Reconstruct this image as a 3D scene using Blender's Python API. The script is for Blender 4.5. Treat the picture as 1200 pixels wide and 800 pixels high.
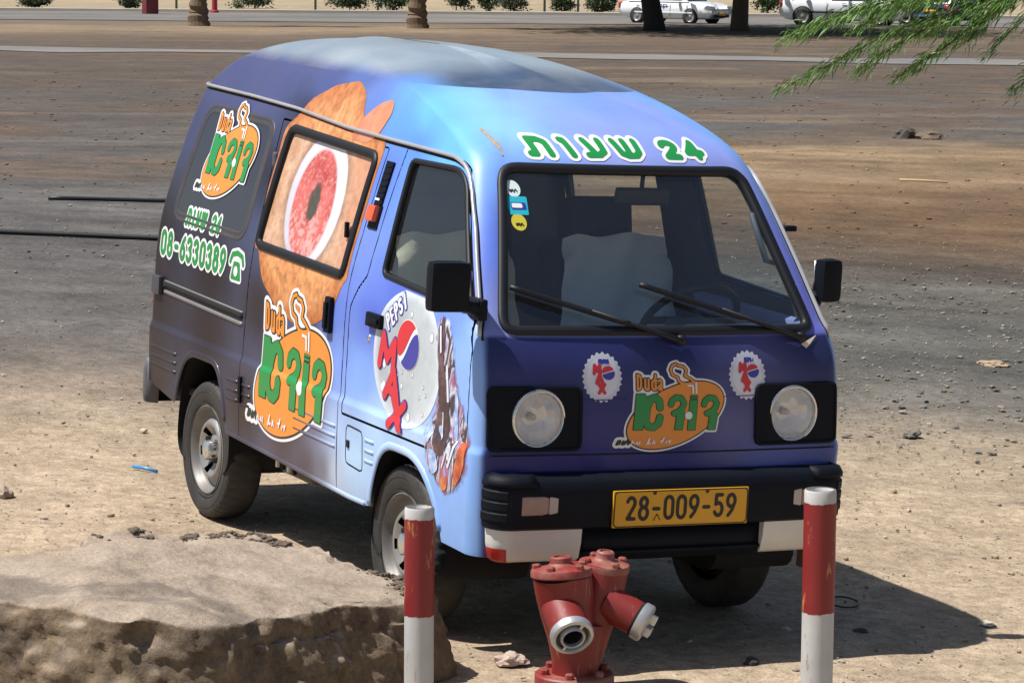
import bpy, bmesh, math, random
import numpy as np
from mathutils import Vector, Matrix, noise as mnoise
random.seed(7); rng = np.random.default_rng(7)
for o in list(bpy.data.objects): bpy.data.objects.remove(o, do_unlink=True)
scene = bpy.context.scene
COL = scene.collection

# ------------------------------------------------------------------ camera, sky, sun, exposure
# the van's own frame: x forward, y to its left, z up from the ground; it stands on a gentle cross slope
CAM_V = Vector((8.7569, -5.083, 2.3529)); YAW, PITCH, ROLL = 2.6681, 0.1317, 0.0580
FPX = 3640.7
FW = Vector((math.cos(YAW), math.sin(YAW), 0)); RT = Vector((math.sin(YAW), -math.cos(YAW), 0))
PIV = Vector((-1.5, 0, 0)); SLOPE = 0.0500
def rot_about(p, axis, ang):
    return Matrix.Translation(p) @ Matrix.Rotation(ang, 4, axis) @ Matrix.Translation(-p)
fwd = Vector((math.cos(YAW)*math.cos(PITCH), math.sin(YAW)*math.cos(PITCH), -math.sin(PITCH)))
r0 = fwd.cross(Vector((0, 0, 1))).normalized(); u0 = r0.cross(fwd)
rr = r0*math.cos(ROLL)+u0*math.sin(ROLL); uu = -r0*math.sin(ROLL)+u0*math.cos(ROLL)
MC = Matrix(((rr.x, uu.x, -fwd.x, CAM_V.x), (rr.y, uu.y, -fwd.y, CAM_V.y), (rr.z, uu.z, -fwd.z, CAM_V.z), (0, 0, 0, 1)))
T = rot_about(PIV, FW, SLOPE)
CAMW = T @ MC
cam_d = bpy.data.cameras.new('camera'); cam = bpy.data.objects.new('camera', cam_d); COL.objects.link(cam)
cam.matrix_world = CAMW
cam_d.sensor_width = 36; cam_d.lens = FPX/1200*36; cam_d.clip_start = .1; cam_d.clip_end = 6000
scene.camera = cam
scene.view_settings.view_transform = 'Standard'; scene.view_settings.look = 'None'
scene.view_settings.gamma = 1; scene.view_settings.use_curve_mapping = False
scene.view_settings.exposure = 0.33
SUN = (T.to_3x3() @ Vector((-.19, -.57, 1.0))).normalized()
sl = bpy.data.lights.new('sun', 'SUN'); sl.energy = 5.0; sl.angle = math.radians(.55); sl.color = (1, .965, .91)
so = bpy.data.objects.new('sun', sl); COL.objects.link(so); so.rotation_euler = SUN.to_track_quat('Z', 'Y').to_euler()
w = bpy.data.worlds.new('World'); scene.world = w; w.use_nodes = True
nt = w.node_tree; bg = nt.nodes['Background']; sky = nt.nodes.new('ShaderNodeTexSky')
sky.sky_type = 'NISHITA'; sky.sun_disc = False
sky.sun_elevation = math.asin(SUN.z); sky.sun_rotation = math.atan2(SUN.x, SUN.y)
sky.air_density = 1.0; sky.dust_density = 1.6; sky.ozone_density = 1.0
nt.links.new(sky.outputs[0], bg.inputs[0]); bg.inputs[1].default_value = .068

CXY = CAMW.translation
_h = -CAMW.col[2].to_3d(); HF = Vector((_h.x, _h.y, 0)).normalized(); HR = Vector((HF.y, -HF.x, 0))   # heading of the view over the ground
NRM = T.to_3x3() @ Vector((0, 0, 1))
def sstep(a, b, t):
    t = np.clip((t-a)/(b-a), 0, 1); return t*t*(3-2*t)
def ds2xy(d, s): return (CXY.x+HF.x*d+HR.x*s, CXY.y+HF.y*d+HR.y*s)
def xy2ds(x, y): return ((x-CXY.x)*HF.x+(y-CXY.y)*HF.y, (x-CXY.x)*HR.x+(y-CXY.y)*HR.y)
def zg(x, y):
    x = np.asarray(x, float); y = np.asarray(y, float)
    d, s = xy2ds(x, y)
    near = -(NRM.x*(x-PIV.x)+NRM.y*(y-PIV.y))/NRM.z
    near = np.clip(near, -.5, .5)
    wgt = 1-sstep(13, 45, d)
    dd = np.clip(d-16, 0, None); far = -.0157*(dd-6*(1-np.exp(-dd/6)))
    far = np.where(d > 330, np.maximum(far, -4.9-.0*d), far)
    return near*wgt+far
def GP(d, s, dz=0.):
    x, y = ds2xy(d, s); return Vector((x, y, float(zg(x, y))+dz))
def to_world_rot(): return math.atan2(HR.y, HR.x)   # z-rotation that turns local +x to camera-right

# ------------------------------------------------------------------ mesh helpers
def mk(name, verts, faces, mat, parent=None, smooth=True, normals=None, cols=None):
    me = bpy.data.meshes.new(name)
    me.from_pydata([tuple(map(float, v)) for v in verts], [], [tuple(map(int, f)) for f in faces])
    if smooth: me.polygons.foreach_set('use_smooth', [True]*len(me.polygons))
    if cols is not None:
        a = me.color_attributes.new('Col', 'FLOAT_COLOR', 'POINT')
        c = np.ones((len(verts), 4), np.float32); c[:, :3] = cols; a.data.foreach_set('color', c.ravel())
    if normals is not None: me.normals_split_custom_set_from_vertices([tuple(map(float, n)) for n in normals])
    if mat is not None: me.materials.append(mat)
    o = bpy.data.objects.new(name, me); COL.objects.link(o)
    if parent is not None: o.parent = parent
    return o
def empty(name, loc=(0, 0, 0), rz=0.):
    o = bpy.data.objects.new(name, None); COL.objects.link(o); o.location = loc; o.rotation_euler = (0, 0, rz)
    o.empty_display_size = .1; return o
def tag(o, label=None, cat=None, group=None, kind=None):
    if label: o['label'] = label
    if cat: o['category'] = cat
    if group: o['group'] = group
    if kind: o['kind'] = kind
    return o
class MB:
    def __init__(s): s.v = []; s.f = []
    def add(s, vs, fs):
        n = len(s.v); s.v += [tuple(v) for v in vs]; s.f += [tuple(i+n for i in f) for f in fs]; return s
    def box(s, c, d, M=None, bev=0.):
        bm = bmesh.new(); bmesh.ops.create_cube(bm, size=1)
        for v in bm.verts: v.co = Vector((v.co.x*d[0], v.co.y*d[1], v.co.z*d[2]))
        if bev: bmesh.ops.bevel(bm, geom=list(bm.edges), offset=bev, segments=2, affect='EDGES', profile=.7)
        vs = [v.co.copy() for v in bm.verts]
        if M is not None: vs = [M @ v for v in vs]
        bm.verts.index_update(); fs = [[v.index for v in f.verts] for f in bm.faces]; bm.free()
        return s.add([v+Vector(c) for v in vs], fs)
    def lathe(s, prof, n=32, M=None, closed=False, skip=None):
        # prof: list of (radius, height); axis = z, moved by M
        vs = []; fs = []; k = len(prof)
        for j in range(n):
            a = 2*math.pi*j/n; c, q = math.cos(a), math.sin(a)
            for r, h in prof:
                v = Vector((r*c, r*q, h)); vs.append(M @ v if M is not None else v)
        for j in range(n):
            j2 = (j+1) % n
            for i in range(k-1 if not closed else k):
                i2 = (i+1) % k
                if skip and skip(i, j): continue
                fs.append((j*k+i, j2*k+i, j2*k+i2, j*k+i2))
        return s.add(vs, fs)
    def tube(s, pts, rad, n=8, cap=True):
        pts = [Vector(p) for p in pts]; vs = []; fs = []
        rs = rad if hasattr(rad, '__len__') else [rad]*len(pts)
        up = None
        for i, p in enumerate(pts):
            t = (pts[min(i+1, len(pts)-1)]-pts[max(i-1, 0)]).normalized()
            if up is None: up = t.orthogonal().normalized()
            up = (up-t*up.dot(t)).normalized(); b = t.cross(up)
            for j in range(n):
                a = 2*math.pi*j/n; vs.append(p+(up*math.cos(a)+b*math.sin(a))*rs[i])
        for i in range(len(pts)-1):
            for j in range(n):
                fs.append((i*n+j, i*n+(j+1) % n, (i+1)*n+(j+1) % n, (i+1)*n+j))
        if cap: fs.append(tuple(range(n))[::-1]); fs.append(tuple((len(pts)-1)*n+j for j in range(n)))
        return s.add(vs, fs)
    def build(s, name, mat, parent=None, smooth=True, sharp=None):
        o = mk(name, s.v, s.f, mat, parent, smooth)
        if sharp is not None: o.data.set_sharp_from_angle(angle=math.radians(sharp))
        return o
def sweep(pts, nrms, prof, closed=False):
    """sweep a flat profile [(across, out)] along 3-D points with surface normals"""
    pts = np.asarray(pts, float); nrms = np.asarray(nrms, float); n = len(pts)
    if closed: tan = np.roll(pts, -1, 0)-np.roll(pts, 1, 0)
    else: tan = np.gradient(pts, axis=0)
    tan /= np.linalg.norm(tan, axis=1)[:, None]+1e-12
    b = np.cross(tan, nrms); b /= np.linalg.norm(b, axis=1)[:, None]+1e-12
    m = len(prof)
    vs = np.concatenate([pts[:, None]+b[:, None]*np.array(prof)[None, :, :1]+nrms[:, None]*np.array(prof)[None, :, 1:]], 0).reshape(-1, 3)
    fs = []
    for i in range(n if closed else n-1):
        i2 = (i+1) % n
        for j in range(m-1): fs.append((i*m+j, i2*m+j, i2*m+j+1, i*m+j+1))
    if not closed: fs.append(tuple(range(m))); fs.append(tuple((n-1)*m+j for j in range(m))[::-1])
    return vs, fs
def bump(wd, ht, n=7):
    return [(-wd/2*math.cos(math.pi*i/(n-1)), ht*math.sin(math.pi*i/(n-1))) for i in range(n)]

# marching squares: polygons where S < 0 on a grid with node coordinates (gu, gv)
def msq(gu, gv, S):
    nv, nu = S.shape; ins = S < 0
    c = ins[:-1, :-1].astype(int)+ins[:-1, 1:]+ins[1:, 1:]+ins[1:, :-1]
    idx = -np.ones((nv, nu), int); verts = []; faces = []
    full = np.argwhere(c == 4); part = np.argwhere((c > 0) & (c < 4))
    used = np.zeros((nv, nu), bool)
    for a, b in ((0, 0), (0, 1), (1, 1), (1, 0)):
        if len(full): used[full[:, 0]+a, full[:, 1]+b] = True
        if len(part): used[part[:, 0]+a, part[:, 1]+b] = True
    used &= ins
    k = np.argwhere(used); idx[k[:, 0], k[:, 1]] = np.arange(len(k))
    vu = list(gu[k[:, 1]]); vv = list(gv[k[:, 0]])
    if len(full):
        i, j = full[:, 0], full[:, 1]
        faces = np.stack([idx[i, j], idx[i, j+1], idx[i+1, j+1], idx[i+1, j]], 1).tolist()
    ed = {}
    for i, j in part:
        cs = ((i, j), (i, j+1), (i+1, j+1), (i+1, j)); poly = []
        for q in range(4):
            p, r = cs[q], cs[(q+1) % 4]
            if ins[p]: poly.append(idx[p])
            if ins[p] != ins[r]:
                key = (p, r) if p < r else (r, p)
                if key not in ed:
                    A, B = key; t = S[A]/(S[A]-S[B]); t = min(max(t, .001), .999)
                    ed[key] = len(vu)
                    vu.append(gu[A[1]]+(gu[B[1]]-gu[A[1]])*t); vv.append(gv[A[0]]+(gv[B[0]]-gv[A[0]])*t)
                poly.append(ed[key])
        if len(poly) >= 3: faces.append(poly)
    return np.array(vu), np.array(vv), faces

# ------------------------------------------------------------------ signed distances for flat art
def d_poly(X, Y, pts, closed=False):
    D = np.full(X.shape, 1e9); n = len(pts)
    for i in range(n if closed else n-1):
        ax, ay = pts[i]; bx, by = pts[(i+1) % n]; dx, dy = bx-ax, by-ay
        t = np.clip(((X-ax)*dx+(Y-ay)*dy)/(dx*dx+dy*dy+1e-12), 0, 1)
        D = np.minimum(D, np.hypot(X-ax-t*dx, Y-ay-t*dy))
    return D
def s_poly(X, Y, pts):
    D = d_poly(X, Y, pts, True); ins = np.zeros(X.shape, bool); n = len(pts)
    for i in range(n):
        ax, ay = pts[i]; bx, by = pts[(i+1) % n]
        if ay == by: continue
        c = ((ay > Y) != (by > Y)) & (X < (bx-ax)*(Y-ay)/(by-ay)+ax); ins ^= c
    return np.where(ins, -D, D)
def s_ell(X, Y, cx, cy, a, b, rot=0.):
    c, s = math.cos(rot), math.sin(rot); x = (X-cx)*c+(Y-cy)*s; y = -(X-cx)*s+(Y-cy)*c
    k = np.hypot(x/a, y/b); g = np.hypot(x/a**2, y/b**2)
    return k*(k-1)/(g+1e-9)
def s_rrect(X, Y, cx, cy, hw, hh, r):
    qx = abs(X-cx)-hw+r; qy = abs(Y-cy)-hh+r
    return np.hypot(np.maximum(qx, 0), np.maximum(qy, 0))+np.minimum(np.maximum(qx, qy), 0)-r
def rpoly(pts, r, n=5):
    """round the corners of a closed 2-D polygon"""
    out = []; N = len(pts); rs = r if hasattr(r, '__len__') else [r]*N
    for i in range(N):
        p = Vector(pts[i]); a = (Vector(pts[i-1])-p); b = (Vector(pts[(i+1) % N])-p)
        q = min(rs[i], a.length*.45, b.length*.45); A = p+a.normalized()*q; B = p+b.normalized()*q
        for k in range(n+1):
            t = k/n; out.append(tuple(A*(1-t)**2+p*2*t*(1-t)+B*t*t))
    return out
def resample(pts, step, closed=False):
    pts = [np.array(p, float) for p in pts]
    if closed: pts = pts+[pts[0]]
    P_ = np.array(pts); L = np.concatenate([[0], np.cumsum(np.linalg.norm(np.diff(P_, axis=0), axis=1))])
    n = max(2, int(L[-1]/step)+1); q = np.linspace(0, L[-1], n+1)
    if closed: q = q[:-1]
    return np.stack([np.interp(q, L, P_[:, i]) for i in range(P_.shape[1])], 1)
def arc(cx, cy, rx, ry, a0, a1, n=9):
    return [(cx+rx*math.cos(math.radians(a0+(a1-a0)*i/n)), cy+ry*math.sin(math.radians(a0+(a1-a0)*i/n))) for i in range(n+1)]
# stroke letters in a box of width .5 and height 1 (y up)
GL = {
 '0': [arc(.25, .72, .22, .25, 0, 180)+arc(.25, .28, .22, .25, 180, 360)+[(.47, .72)]],
 '2': [arc(.25, .74, .21, .23, 165, -10)+[(.42, .6), (.06, .06), (.46, .05)]],
 '3': [arc(.23, .76, .21, .21, 160, -90)+arc(.23, .29, .23, .26, 90, -155)],
 '4': [[(.34, .02), (.34, .97), (.02, .32), (.5, .32)]],
 '5': [[(.43, .97), (.1, .97), (.07, .56)]+arc(.23, .34, .23, .28, 115, -155)],
 '6': [[(.42, .95), (.2, .72)]+arc(.25, .3, .22, .27, 150, 510, 14)],
 '8': [arc(.25, .75, .19, .21, 270, 630, 14), arc(.25, .28, .23, .26, 90, 450, 14)],
 '9': [[(.1, .05), (.3, .26)]+arc(.25, .7, .22, .27, -30, 330, 14)],
 '-': [[(.1, .46), (.4, .46)]],
 'P': [[(.05, 0), (.05, .97), (.3, .97)]+arc(.28, .73, .2, .24, 90, -90)+[(.05, .49)]],
 'E': [[(.45, 0), (.05, 0), (.05, .97), (.45, .97)], [(.05, .5), (.4, .5)]],
 'S': [arc(.25, .74, .2, .23, 30, 270)+arc(.25, .27, .22, .24, 90, -150)],
 'I': [[(.25, 0), (.25, .97)]],
 'M': [[(.0, 0), (.04, .97), (.25, .3), (.46, .97), (.5, 0)]],
 'A': [[(.0, 0), (.25, .97), (.5, 0)], [(.1, .3), (.4, .3)]],
 'X': [[(.02, 0), (.48, .97)], [(.02, .97), (.48, 0)]],
 # Hebrew tav, vav, ayin, shin as they stand on the van
 't': [[(0, .04), (.13, .04), (.15, .93), (.38, .93), (.5, .78), (.5, .02)]],
 'v': [[(.14, .95), (.2, .93), (.24, .02)]],
 'y': [[(.06, .97), (.16, .22)], [(.44, .97), (.42, .3), (.26, .08), (-.02, .06)]],
 'w': [[(.02, .97), (.08, .2), (.22, .06), (.44, .08), (.56, .3), (.6, .97)], [(.3, .97), (.28, .1)]],
}
def s_text(X, Y, text, h, wsc, gap, sw, x0=0., y0=0., slant=0.):
    """distance to stroke lettering; returns S and advance width"""
    D = np.full(X.shape, 1e9); x = x0
    for ch in text:
        if ch == ' ': x += .35*h*wsc; continue
        wd = .6 if ch == 'w' else .35 if ch == 'v' else .5
        for st in GL[ch]:
            D = np.minimum(D, d_poly(X, Y, [(x+px*h*wsc+slant*py*h, y0+py*h) for px, py in st]))
        x += wd*h*wsc+gap
    return D-sw/2, x-gap

def vnoise(x, y, seed=0):
    xi = np.floor(x).astype(np.int64); yi = np.floor(y).astype(np.int64); xf = x-xi; yf = y-yi
    def h(a, b):
        n = (a*374761393+b*668265263+seed*1442695041) & 0x7fffffff; n = ((n ^ (n >> 13))*1274126177) & 0x7fffffff; return ((n ^ (n >> 16)) & 0xffff)/65535.
    u_ = xf*xf*(3-2*xf); v_ = yf*yf*(3-2*yf)
    return (h(xi, yi)*(1-u_)+h(xi+1, yi)*u_)*(1-v_)+(h(xi, yi+1)*(1-u_)+h(xi+1, yi+1)*u_)*v_
def fbm(x, y, o=4, seed=0):
    a = 0; s = .5; t = 0
    for k in range(o): a = a+s*vnoise(x*2**k, y*2**k, seed+k); t += s; s *= .55
    return a/t

# ------------------------------------------------------------------ materials
def new_mat(name):
    m = bpy.data.materials.new(name); m.use_nodes = True
    return m, m.node_tree, m.node_tree.nodes['Principled BSDF']
def plain(name, col, rough=.5, metal=0., coat=0., var=.12, scale=8., bump=0., bscale=60., spec=.5, dust=0.):
    m, t, b = new_mat(name)
    tc = t.nodes.new('ShaderNodeTexCoord'); nz = t.nodes.new('ShaderNodeTexNoise'); nz.inputs['Scale'].default_value = scale; nz.inputs['Detail'].default_value = 6
    t.links.new(tc.outputs['Object'], nz.inputs['Vector'])
    mx = t.nodes.new('ShaderNodeMix'); mx.data_type = 'RGBA'
    mx.inputs[6].default_value = (*[c*(1-var) for c in col], 1); mx.inputs[7].default_value = (*[min(1, c*(1+var)) for c in col], 1)
    t.links.new(nz.outputs['Fac'], mx.inputs[0]); out = mx.outputs[2]
    if dust:
        n2 = t.nodes.new('ShaderNodeTexNoise'); n2.inputs['Scale'].default_value = scale*.45; n2.inputs['Detail'].default_value = 8; n2.inputs['Roughness'].default_value = .7
        t.links.new(tc.outputs['Object'], n2.inputs['Vector'])
        cr = t.nodes.new('ShaderNodeValToRGB'); cr.color_ramp.elements[0].position = .42; cr.color_ramp.elements[1].position = .72
        cr.color_ramp.elements[1].color = (dust, dust, dust, 1); t.links.new(n2.outputs['Fac'], cr.inputs[0])
        m2 = t.nodes.new('ShaderNodeMix'); m2.data_type = 'RGBA'; t.links.new(cr.outputs[0], m2.inputs[0]); t.links.new(out, m2.inputs[6])
        m2.inputs[7].default_value = (.36, .29, .21, 1); out = m2.outputs[2]
    t.links.new(out, b.inputs['Base Color'])
    b.inputs['Roughness'].default_value = rough; b.inputs['Metallic'].default_value = metal
    b.inputs['Coat Weight'].default_value = coat; b.inputs['Coat Roughness'].default_value = .12; b.inputs['Specular IOR Level'].default_value = spec
    if bump:
        n3 = t.nodes.new('ShaderNodeTexNoise'); n3.inputs['Scale'].default_value = bscale; n3.inputs['Detail'].default_value = 5
        t.links.new(tc.outputs['Object'], n3.inputs['Vector'])
        bp = t.nodes.new('ShaderNodeBump'); bp.inputs['Strength'].default_value = bump; bp.inputs['Distance'].default_value = .01
        t.links.new(n3.outputs['Fac'], bp.inputs['Height']); t.links.new(bp.outputs[0], b.inputs['Normal'])
    return m
def attr_mat(name, rough=.35, coat=.3, noise=.08, nscale=5., dust=.0, bumpd=0., ramp_rough=0.):
    m, t, b = new_mat(name)
    at = t.nodes.new('ShaderNodeAttribute'); at.attribute_name = 'Col'
    tc = t.nodes.new('ShaderNodeTexCoord'); nz = t.nodes.new('ShaderNodeTexNoise'); nz.inputs['Scale'].default_value = nscale; nz.inputs['Detail'].default_value = 8; nz.inputs['Roughness'].default_value = .62
    t.links.new(tc.outputs['Object'], nz.inputs['Vector'])
    mr = t.nodes.new('ShaderNodeMapRange'); mr.inputs[1].default_value = .3; mr.inputs[2].default_value = .7; mr.inputs[3].default_value = 1-noise; mr.inputs[4].default_value = 1+noise
    t.links.new(nz.outputs['Fac'], mr.inputs[0])
    mu = t.nodes.new('ShaderNodeVectorMath'); mu.operation = 'SCALE'; t.links.new(at.outputs['Color'], mu.inputs[0]); t.links.new(mr.outputs[0], mu.inputs['Scale'])
    out = mu.outputs[0]
    if dust:
        n2 = t.nodes.new('ShaderNodeTexNoise'); n2.inputs['Scale'].default_value = 2.2; n2.inputs['Detail'].default_value = 9; n2.inputs['Roughness'].default_value = .72
        t.links.new(tc.outputs['Object'], n2.inputs['Vector'])
        cr = t.nodes.new('ShaderNodeMapRange'); cr.inputs[1].default_value = .45; cr.inputs[2].default_value = .8; cr.inputs[3].default_value = 0; cr.inputs[4].default_value = dust
        t.links.new(n2.outputs['Fac'], cr.inputs[0])
        m2 = t.nodes.new('ShaderNodeMix'); m2.data_type = 'RGBA'; t.links.new(cr.outputs[0], m2.inputs[0]); t.links.new(out, m2.inputs[6]); m2.inputs[7].default_value = (.38, .33, .27, 1); out = m2.outputs[2]
    t.links.new(out, b.inputs['Base Color']); b.inputs['Roughness'].default_value = rough
    b.inputs['Coat Weight'].default_value = coat; b.inputs['Coat Roughness'].default_value = .08; b.inputs['Specular IOR Level'].default_value = .3
    if bumpd:
        n3 = t.nodes.new('ShaderNodeTexNoise'); n3.inputs['Scale'].default_value = 3.; n3.inputs['Detail'].default_value = 3
        t.links.new(tc.outputs['Object'], n3.inputs['Vector']); bp = t.nodes.new('ShaderNodeBump'); bp.inputs['Strength'].default_value = .5; bp.inputs['Distance'].default_value = bumpd
        t.links.new(n3.outputs['Fac'], bp.inputs['Height']); t.links.new(bp.outputs[0], b.inputs['Normal'])
    return m
def glass_mat(name, tint=(.72, .78, .78), refl=1.0, dirt=.04, f0=.075):
    m = bpy.data.materials.new(name); m.use_nodes = True; t = m.node_tree; t.nodes.clear()
    o = t.nodes.new('ShaderNodeOutputMaterial'); tr = t.nodes.new('ShaderNodeBsdfTransparent'); tr.inputs[0].default_value = (*tint, 1)
    gl = t.nodes.new('ShaderNodeBsdfGlossy'); gl.inputs['Roughness'].default_value = .01; gl.inputs[0].default_value = (refl, refl, refl, 1)
    # sheet glass: reflection of both faces by angle (the same seen from either side)
    geo = t.nodes.new('ShaderNodeNewGeometry'); dt = t.nodes.new('ShaderNodeVectorMath'); dt.operation = 'DOT_PRODUCT'
    t.links.new(geo.outputs['Normal'], dt.inputs[0]); t.links.new(geo.outputs['Incoming'], dt.inputs[1])
    def mth(op, a, b_=None):
        n_ = t.nodes.new('ShaderNodeMath'); n_.operation = op
        for i_, q_ in enumerate((a, b_)):
            if q_ is None: continue
            if isinstance(q_, (int, float)): n_.inputs[i_].default_value = q_
            else: t.links.new(q_, n_.inputs[i_])
        return n_
    fr = mth('ADD', mth('MULTIPLY', mth('POWER', mth('SUBTRACT', 1., mth('ABSOLUTE', dt.outputs['Value']).outputs[0]).outputs[0], 4.2).outputs[0], .9).outputs[0], f0)
    mx = t.nodes.new('ShaderNodeMixShader'); t.links.new(fr.outputs[0], mx.inputs[0]); t.links.new(tr.outputs[0], mx.inputs[1]); t.links.new(gl.outputs[0], mx.inputs[2])
    df = t.nodes.new('ShaderNodeBsdfDiffuse'); df.inputs[0].default_value = (.5, .48, .44, 1)
    tc = t.nodes.new('ShaderNodeTexCoord'); nz = t.nodes.new('ShaderNodeTexNoise'); nz.inputs['Scale'].default_value = 3; nz.inputs['Detail'].default_value = 8; t.links.new(tc.outputs['Object'], nz.inputs['Vector'])
    mp = t.nodes.new('ShaderNodeMapRange'); mp.inputs[3].default_value = dirt*.5; mp.inputs[4].default_value = dirt*1.6; t.links.new(nz.outputs['Fac'], mp.inputs[0])
    m2 = t.nodes.new('ShaderNodeMixShader'); t.links.new(mp.outputs[0], m2.inputs[0]); t.links.new(mx.outputs[0], m2.inputs[1]); t.links.new(df.outputs[0], m2.inputs[2])
    t.links.new(m2.outputs[0], o.inputs[0]); return m
M_rubber = plain('rubber', (.018, .018, .02), .55, var=.3, dust=.12)
M_gasket = plain('gasket', (.009, .010, .014), .5, var=.2, spec=.35)
M_black = plain('black_plastic', (.0045, .0065, .012), .55, spec=.14, var=.2, dust=.012, bump=.15, bscale=240)
M_dark = plain('dark_cavity', (.008, .008, .009), .9)
M_chrome = plain('chrome_trim', (.72, .72, .72), .22, metal=.9, var=.1)
M_rail = plain('rail_metal', (.46, .46, .47), .3, metal=.35, var=.2, dust=.3)
M_alu = plain('aluminium', (.50, .51, .52), .40, metal=.6, var=.15, dust=.2)
M_track = plain('track_metal', (.20, .20, .21), .5, metal=.3, var=.2, dust=.3)
M_steel = plain('wheel_silver', (.30, .30, .30), .42, metal=.5, var=.15, dust=.35, scale=20)
M_liner = plain('interior_lining', (.06, .065, .08), .7, var=.2)
M_dash = plain('dashboard_plastic', (.03, .034, .045), .5, var=.2, dust=.12)
M_seat = plain('seat_cloth', (.02, .025, .06), .85, var=.2, bump=.3)
M_cover = plain('seat_cover', (.88, .90, .92), .8, var=.1, bump=.4, bscale=20)
M_khaki = plain('khaki_cloth', (.42, .4, .3), .85, var=.15, bump=.4, bscale=25)
M_glass = glass_mat('window_glass', (.86, .9, .89), 1., .012)
M_wglass = glass_mat('windshield_glass', (.88, .93, .94), 1.0, .012, .10)
M_white = plain('white_paint', (.72, .71, .66), .4, var=.06, dust=.25, scale=5)
M_red = plain('red_paint', (.38, .03, .025), .42, var=.2, dust=.3, scale=9)
M_orange = plain('orange_lens', (.75, .1, .02), .25, coat=.5)
M_amberclear = plain('dusty_lens', (.34, .22, .19), .35, coat=.2, var=.2, dust=.3, scale=30)
M_yellow = plain('plate_yellow', (.72, .36, .01), .4, var=.06, dust=.1, scale=14)
M_ink = plain('black_ink', (.012, .012, .012), .5)
D_white = plain('print_white', (.80, .80, .82), .35, coat=.2, var=.03, dust=.1)
D_dark = plain('print_dark', (.02, .025, .02), .4, var=.1)
D_orange = plain('print_orange', (.78, .27, .035), .35, coat=.2, var=.06, dust=.08)
D_green = plain('print_green', (.015, .26, .06), .35, coat=.2, var=.1)
D_lgreen = plain('print_pale_green', (.35, .65, .42), .35, coat=.2)
D_red = plain('print_red', (.62, .025, .04), .35, coat=.2)
D_blue = plain('print_blue', (.04, .045, .33), .35, coat=.2)
D_lblue = plain('print_pale_blue', (.45, .5, .72), .35, coat=.2)
D_cyan = plain('sticker_cyan', (.02, .42, .55), .4)
D_yel = plain('sticker_yellow', (.6, .5, .05), .4)
D_pale = plain('sticker_white', (.6, .72, .72), .4)

# ------------------------------------------------------------------ the van's outer surface
# v-table rows: z, half width, x front, x rear, front corner radius, rear corner radius, front crown, rear crown
ROWS=np.array([
 [0.30,.676, .010,-3.08,.075,.065,.020,.02],
 [0.36,.688, .015,-3.088,.075,.065,.020,.02],
 [0.50,.696, .018,-3.094,.070,.065,.020,.02],
 [0.62,.699, .018,-3.096,.065,.065,.020,.02],
 [0.676,.700,.015,-3.096,.060,.065,.020,.02],
 [0.704,.691,.012,-3.092,.060,.065,.020,.02],
 [0.80,.690, .004,-3.090,.060,.065,.020,.02],
 [0.95,.689,-.016,-3.086,.060,.065,.022,.02],
 [1.05,.684,-.050,-3.080,.075,.065,.028,.02],
 [1.10,.678,-.082,-3.074,.085,.065,.032,.02],
 [1.30,.635,-.200,-3.044,.090,.07,.040,.02],
 [1.50,.584,-.325,-3.004,.095,.08,.046,.02],
 [1.60,.555,-.400,-2.978,.11,.085,.05,.02],
 [1.648,.540,-.46,-2.965,.14,.09,.055,.02],
 [1.715,.512,-.60,-2.935,.20,.12,.07,.03],
 [1.785,.470,-.81,-2.89,.27,.17,.11,.05],
 [1.838,.415,-1.05,-2.82,.31,.22,.16,.08],
 [1.876,.340,-1.32,-2.72,.31,.25,.20,.12],
 [1.896,.240,-1.56,-2.57,.23,.22,.18,.14],
 [1.904,.12,-1.76,-2.40,.12,.12,.10,.10],
 [1.906,.004,-1.90,-2.25,.004,.004,.01,.01]])
def taper(x,z): return 1-np.clip((z-1.05)/.55,0,1)*.028*(x+1.5)
def make():
    # param v = cumulative length of (z,w,xf/2)
    d=np.diff(ROWS,axis=0);s=np.sqrt(d[:,0]**2+d[:,1]**2+.1*d[:,2]**2)
    return np.concatenate([[0],np.cumsum(s)])
VS=make()
def pchip(x,y,q):
    h=np.diff(x);dl=np.diff(y,axis=0)/h[:,None];n=len(x);m=np.zeros_like(y)
    for i in range(1,n-1):
        a,b=dl[i-1],dl[i];w1=2*h[i]+h[i-1];w2=h[i]+2*h[i-1]
        with np.errstate(divide='ignore',invalid='ignore'):
            t=(w1+w2)/(w1/a+w2/b)
        m[i]=np.where(a*b>0,t,0)
    m[0]=dl[0];m[-1]=dl[-1]
    k=np.clip(np.searchsorted(x,q)-1,0,n-2);t=((q-x[k])/h[k])[:,None];H=h[k][:,None]
    return (2*t**3-3*t**2+1)*y[k]+(t**3-2*t**2+t)*H*m[k]+(-2*t**3+3*t**2)*y[k+1]+(t**3-t**2)*H*m[k+1]
def prof_v(v): return pchip(VS,ROWS,np.asarray(v,float).ravel())
_vq=np.linspace(0,VS[-1],6001);_tab=prof_v(_vq)
def prof_z(z):
    z=np.asarray(z,float);return np.stack([np.interp(z,_tab[:,0],_tab[:,i]) for i in range(8)],-1)
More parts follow.
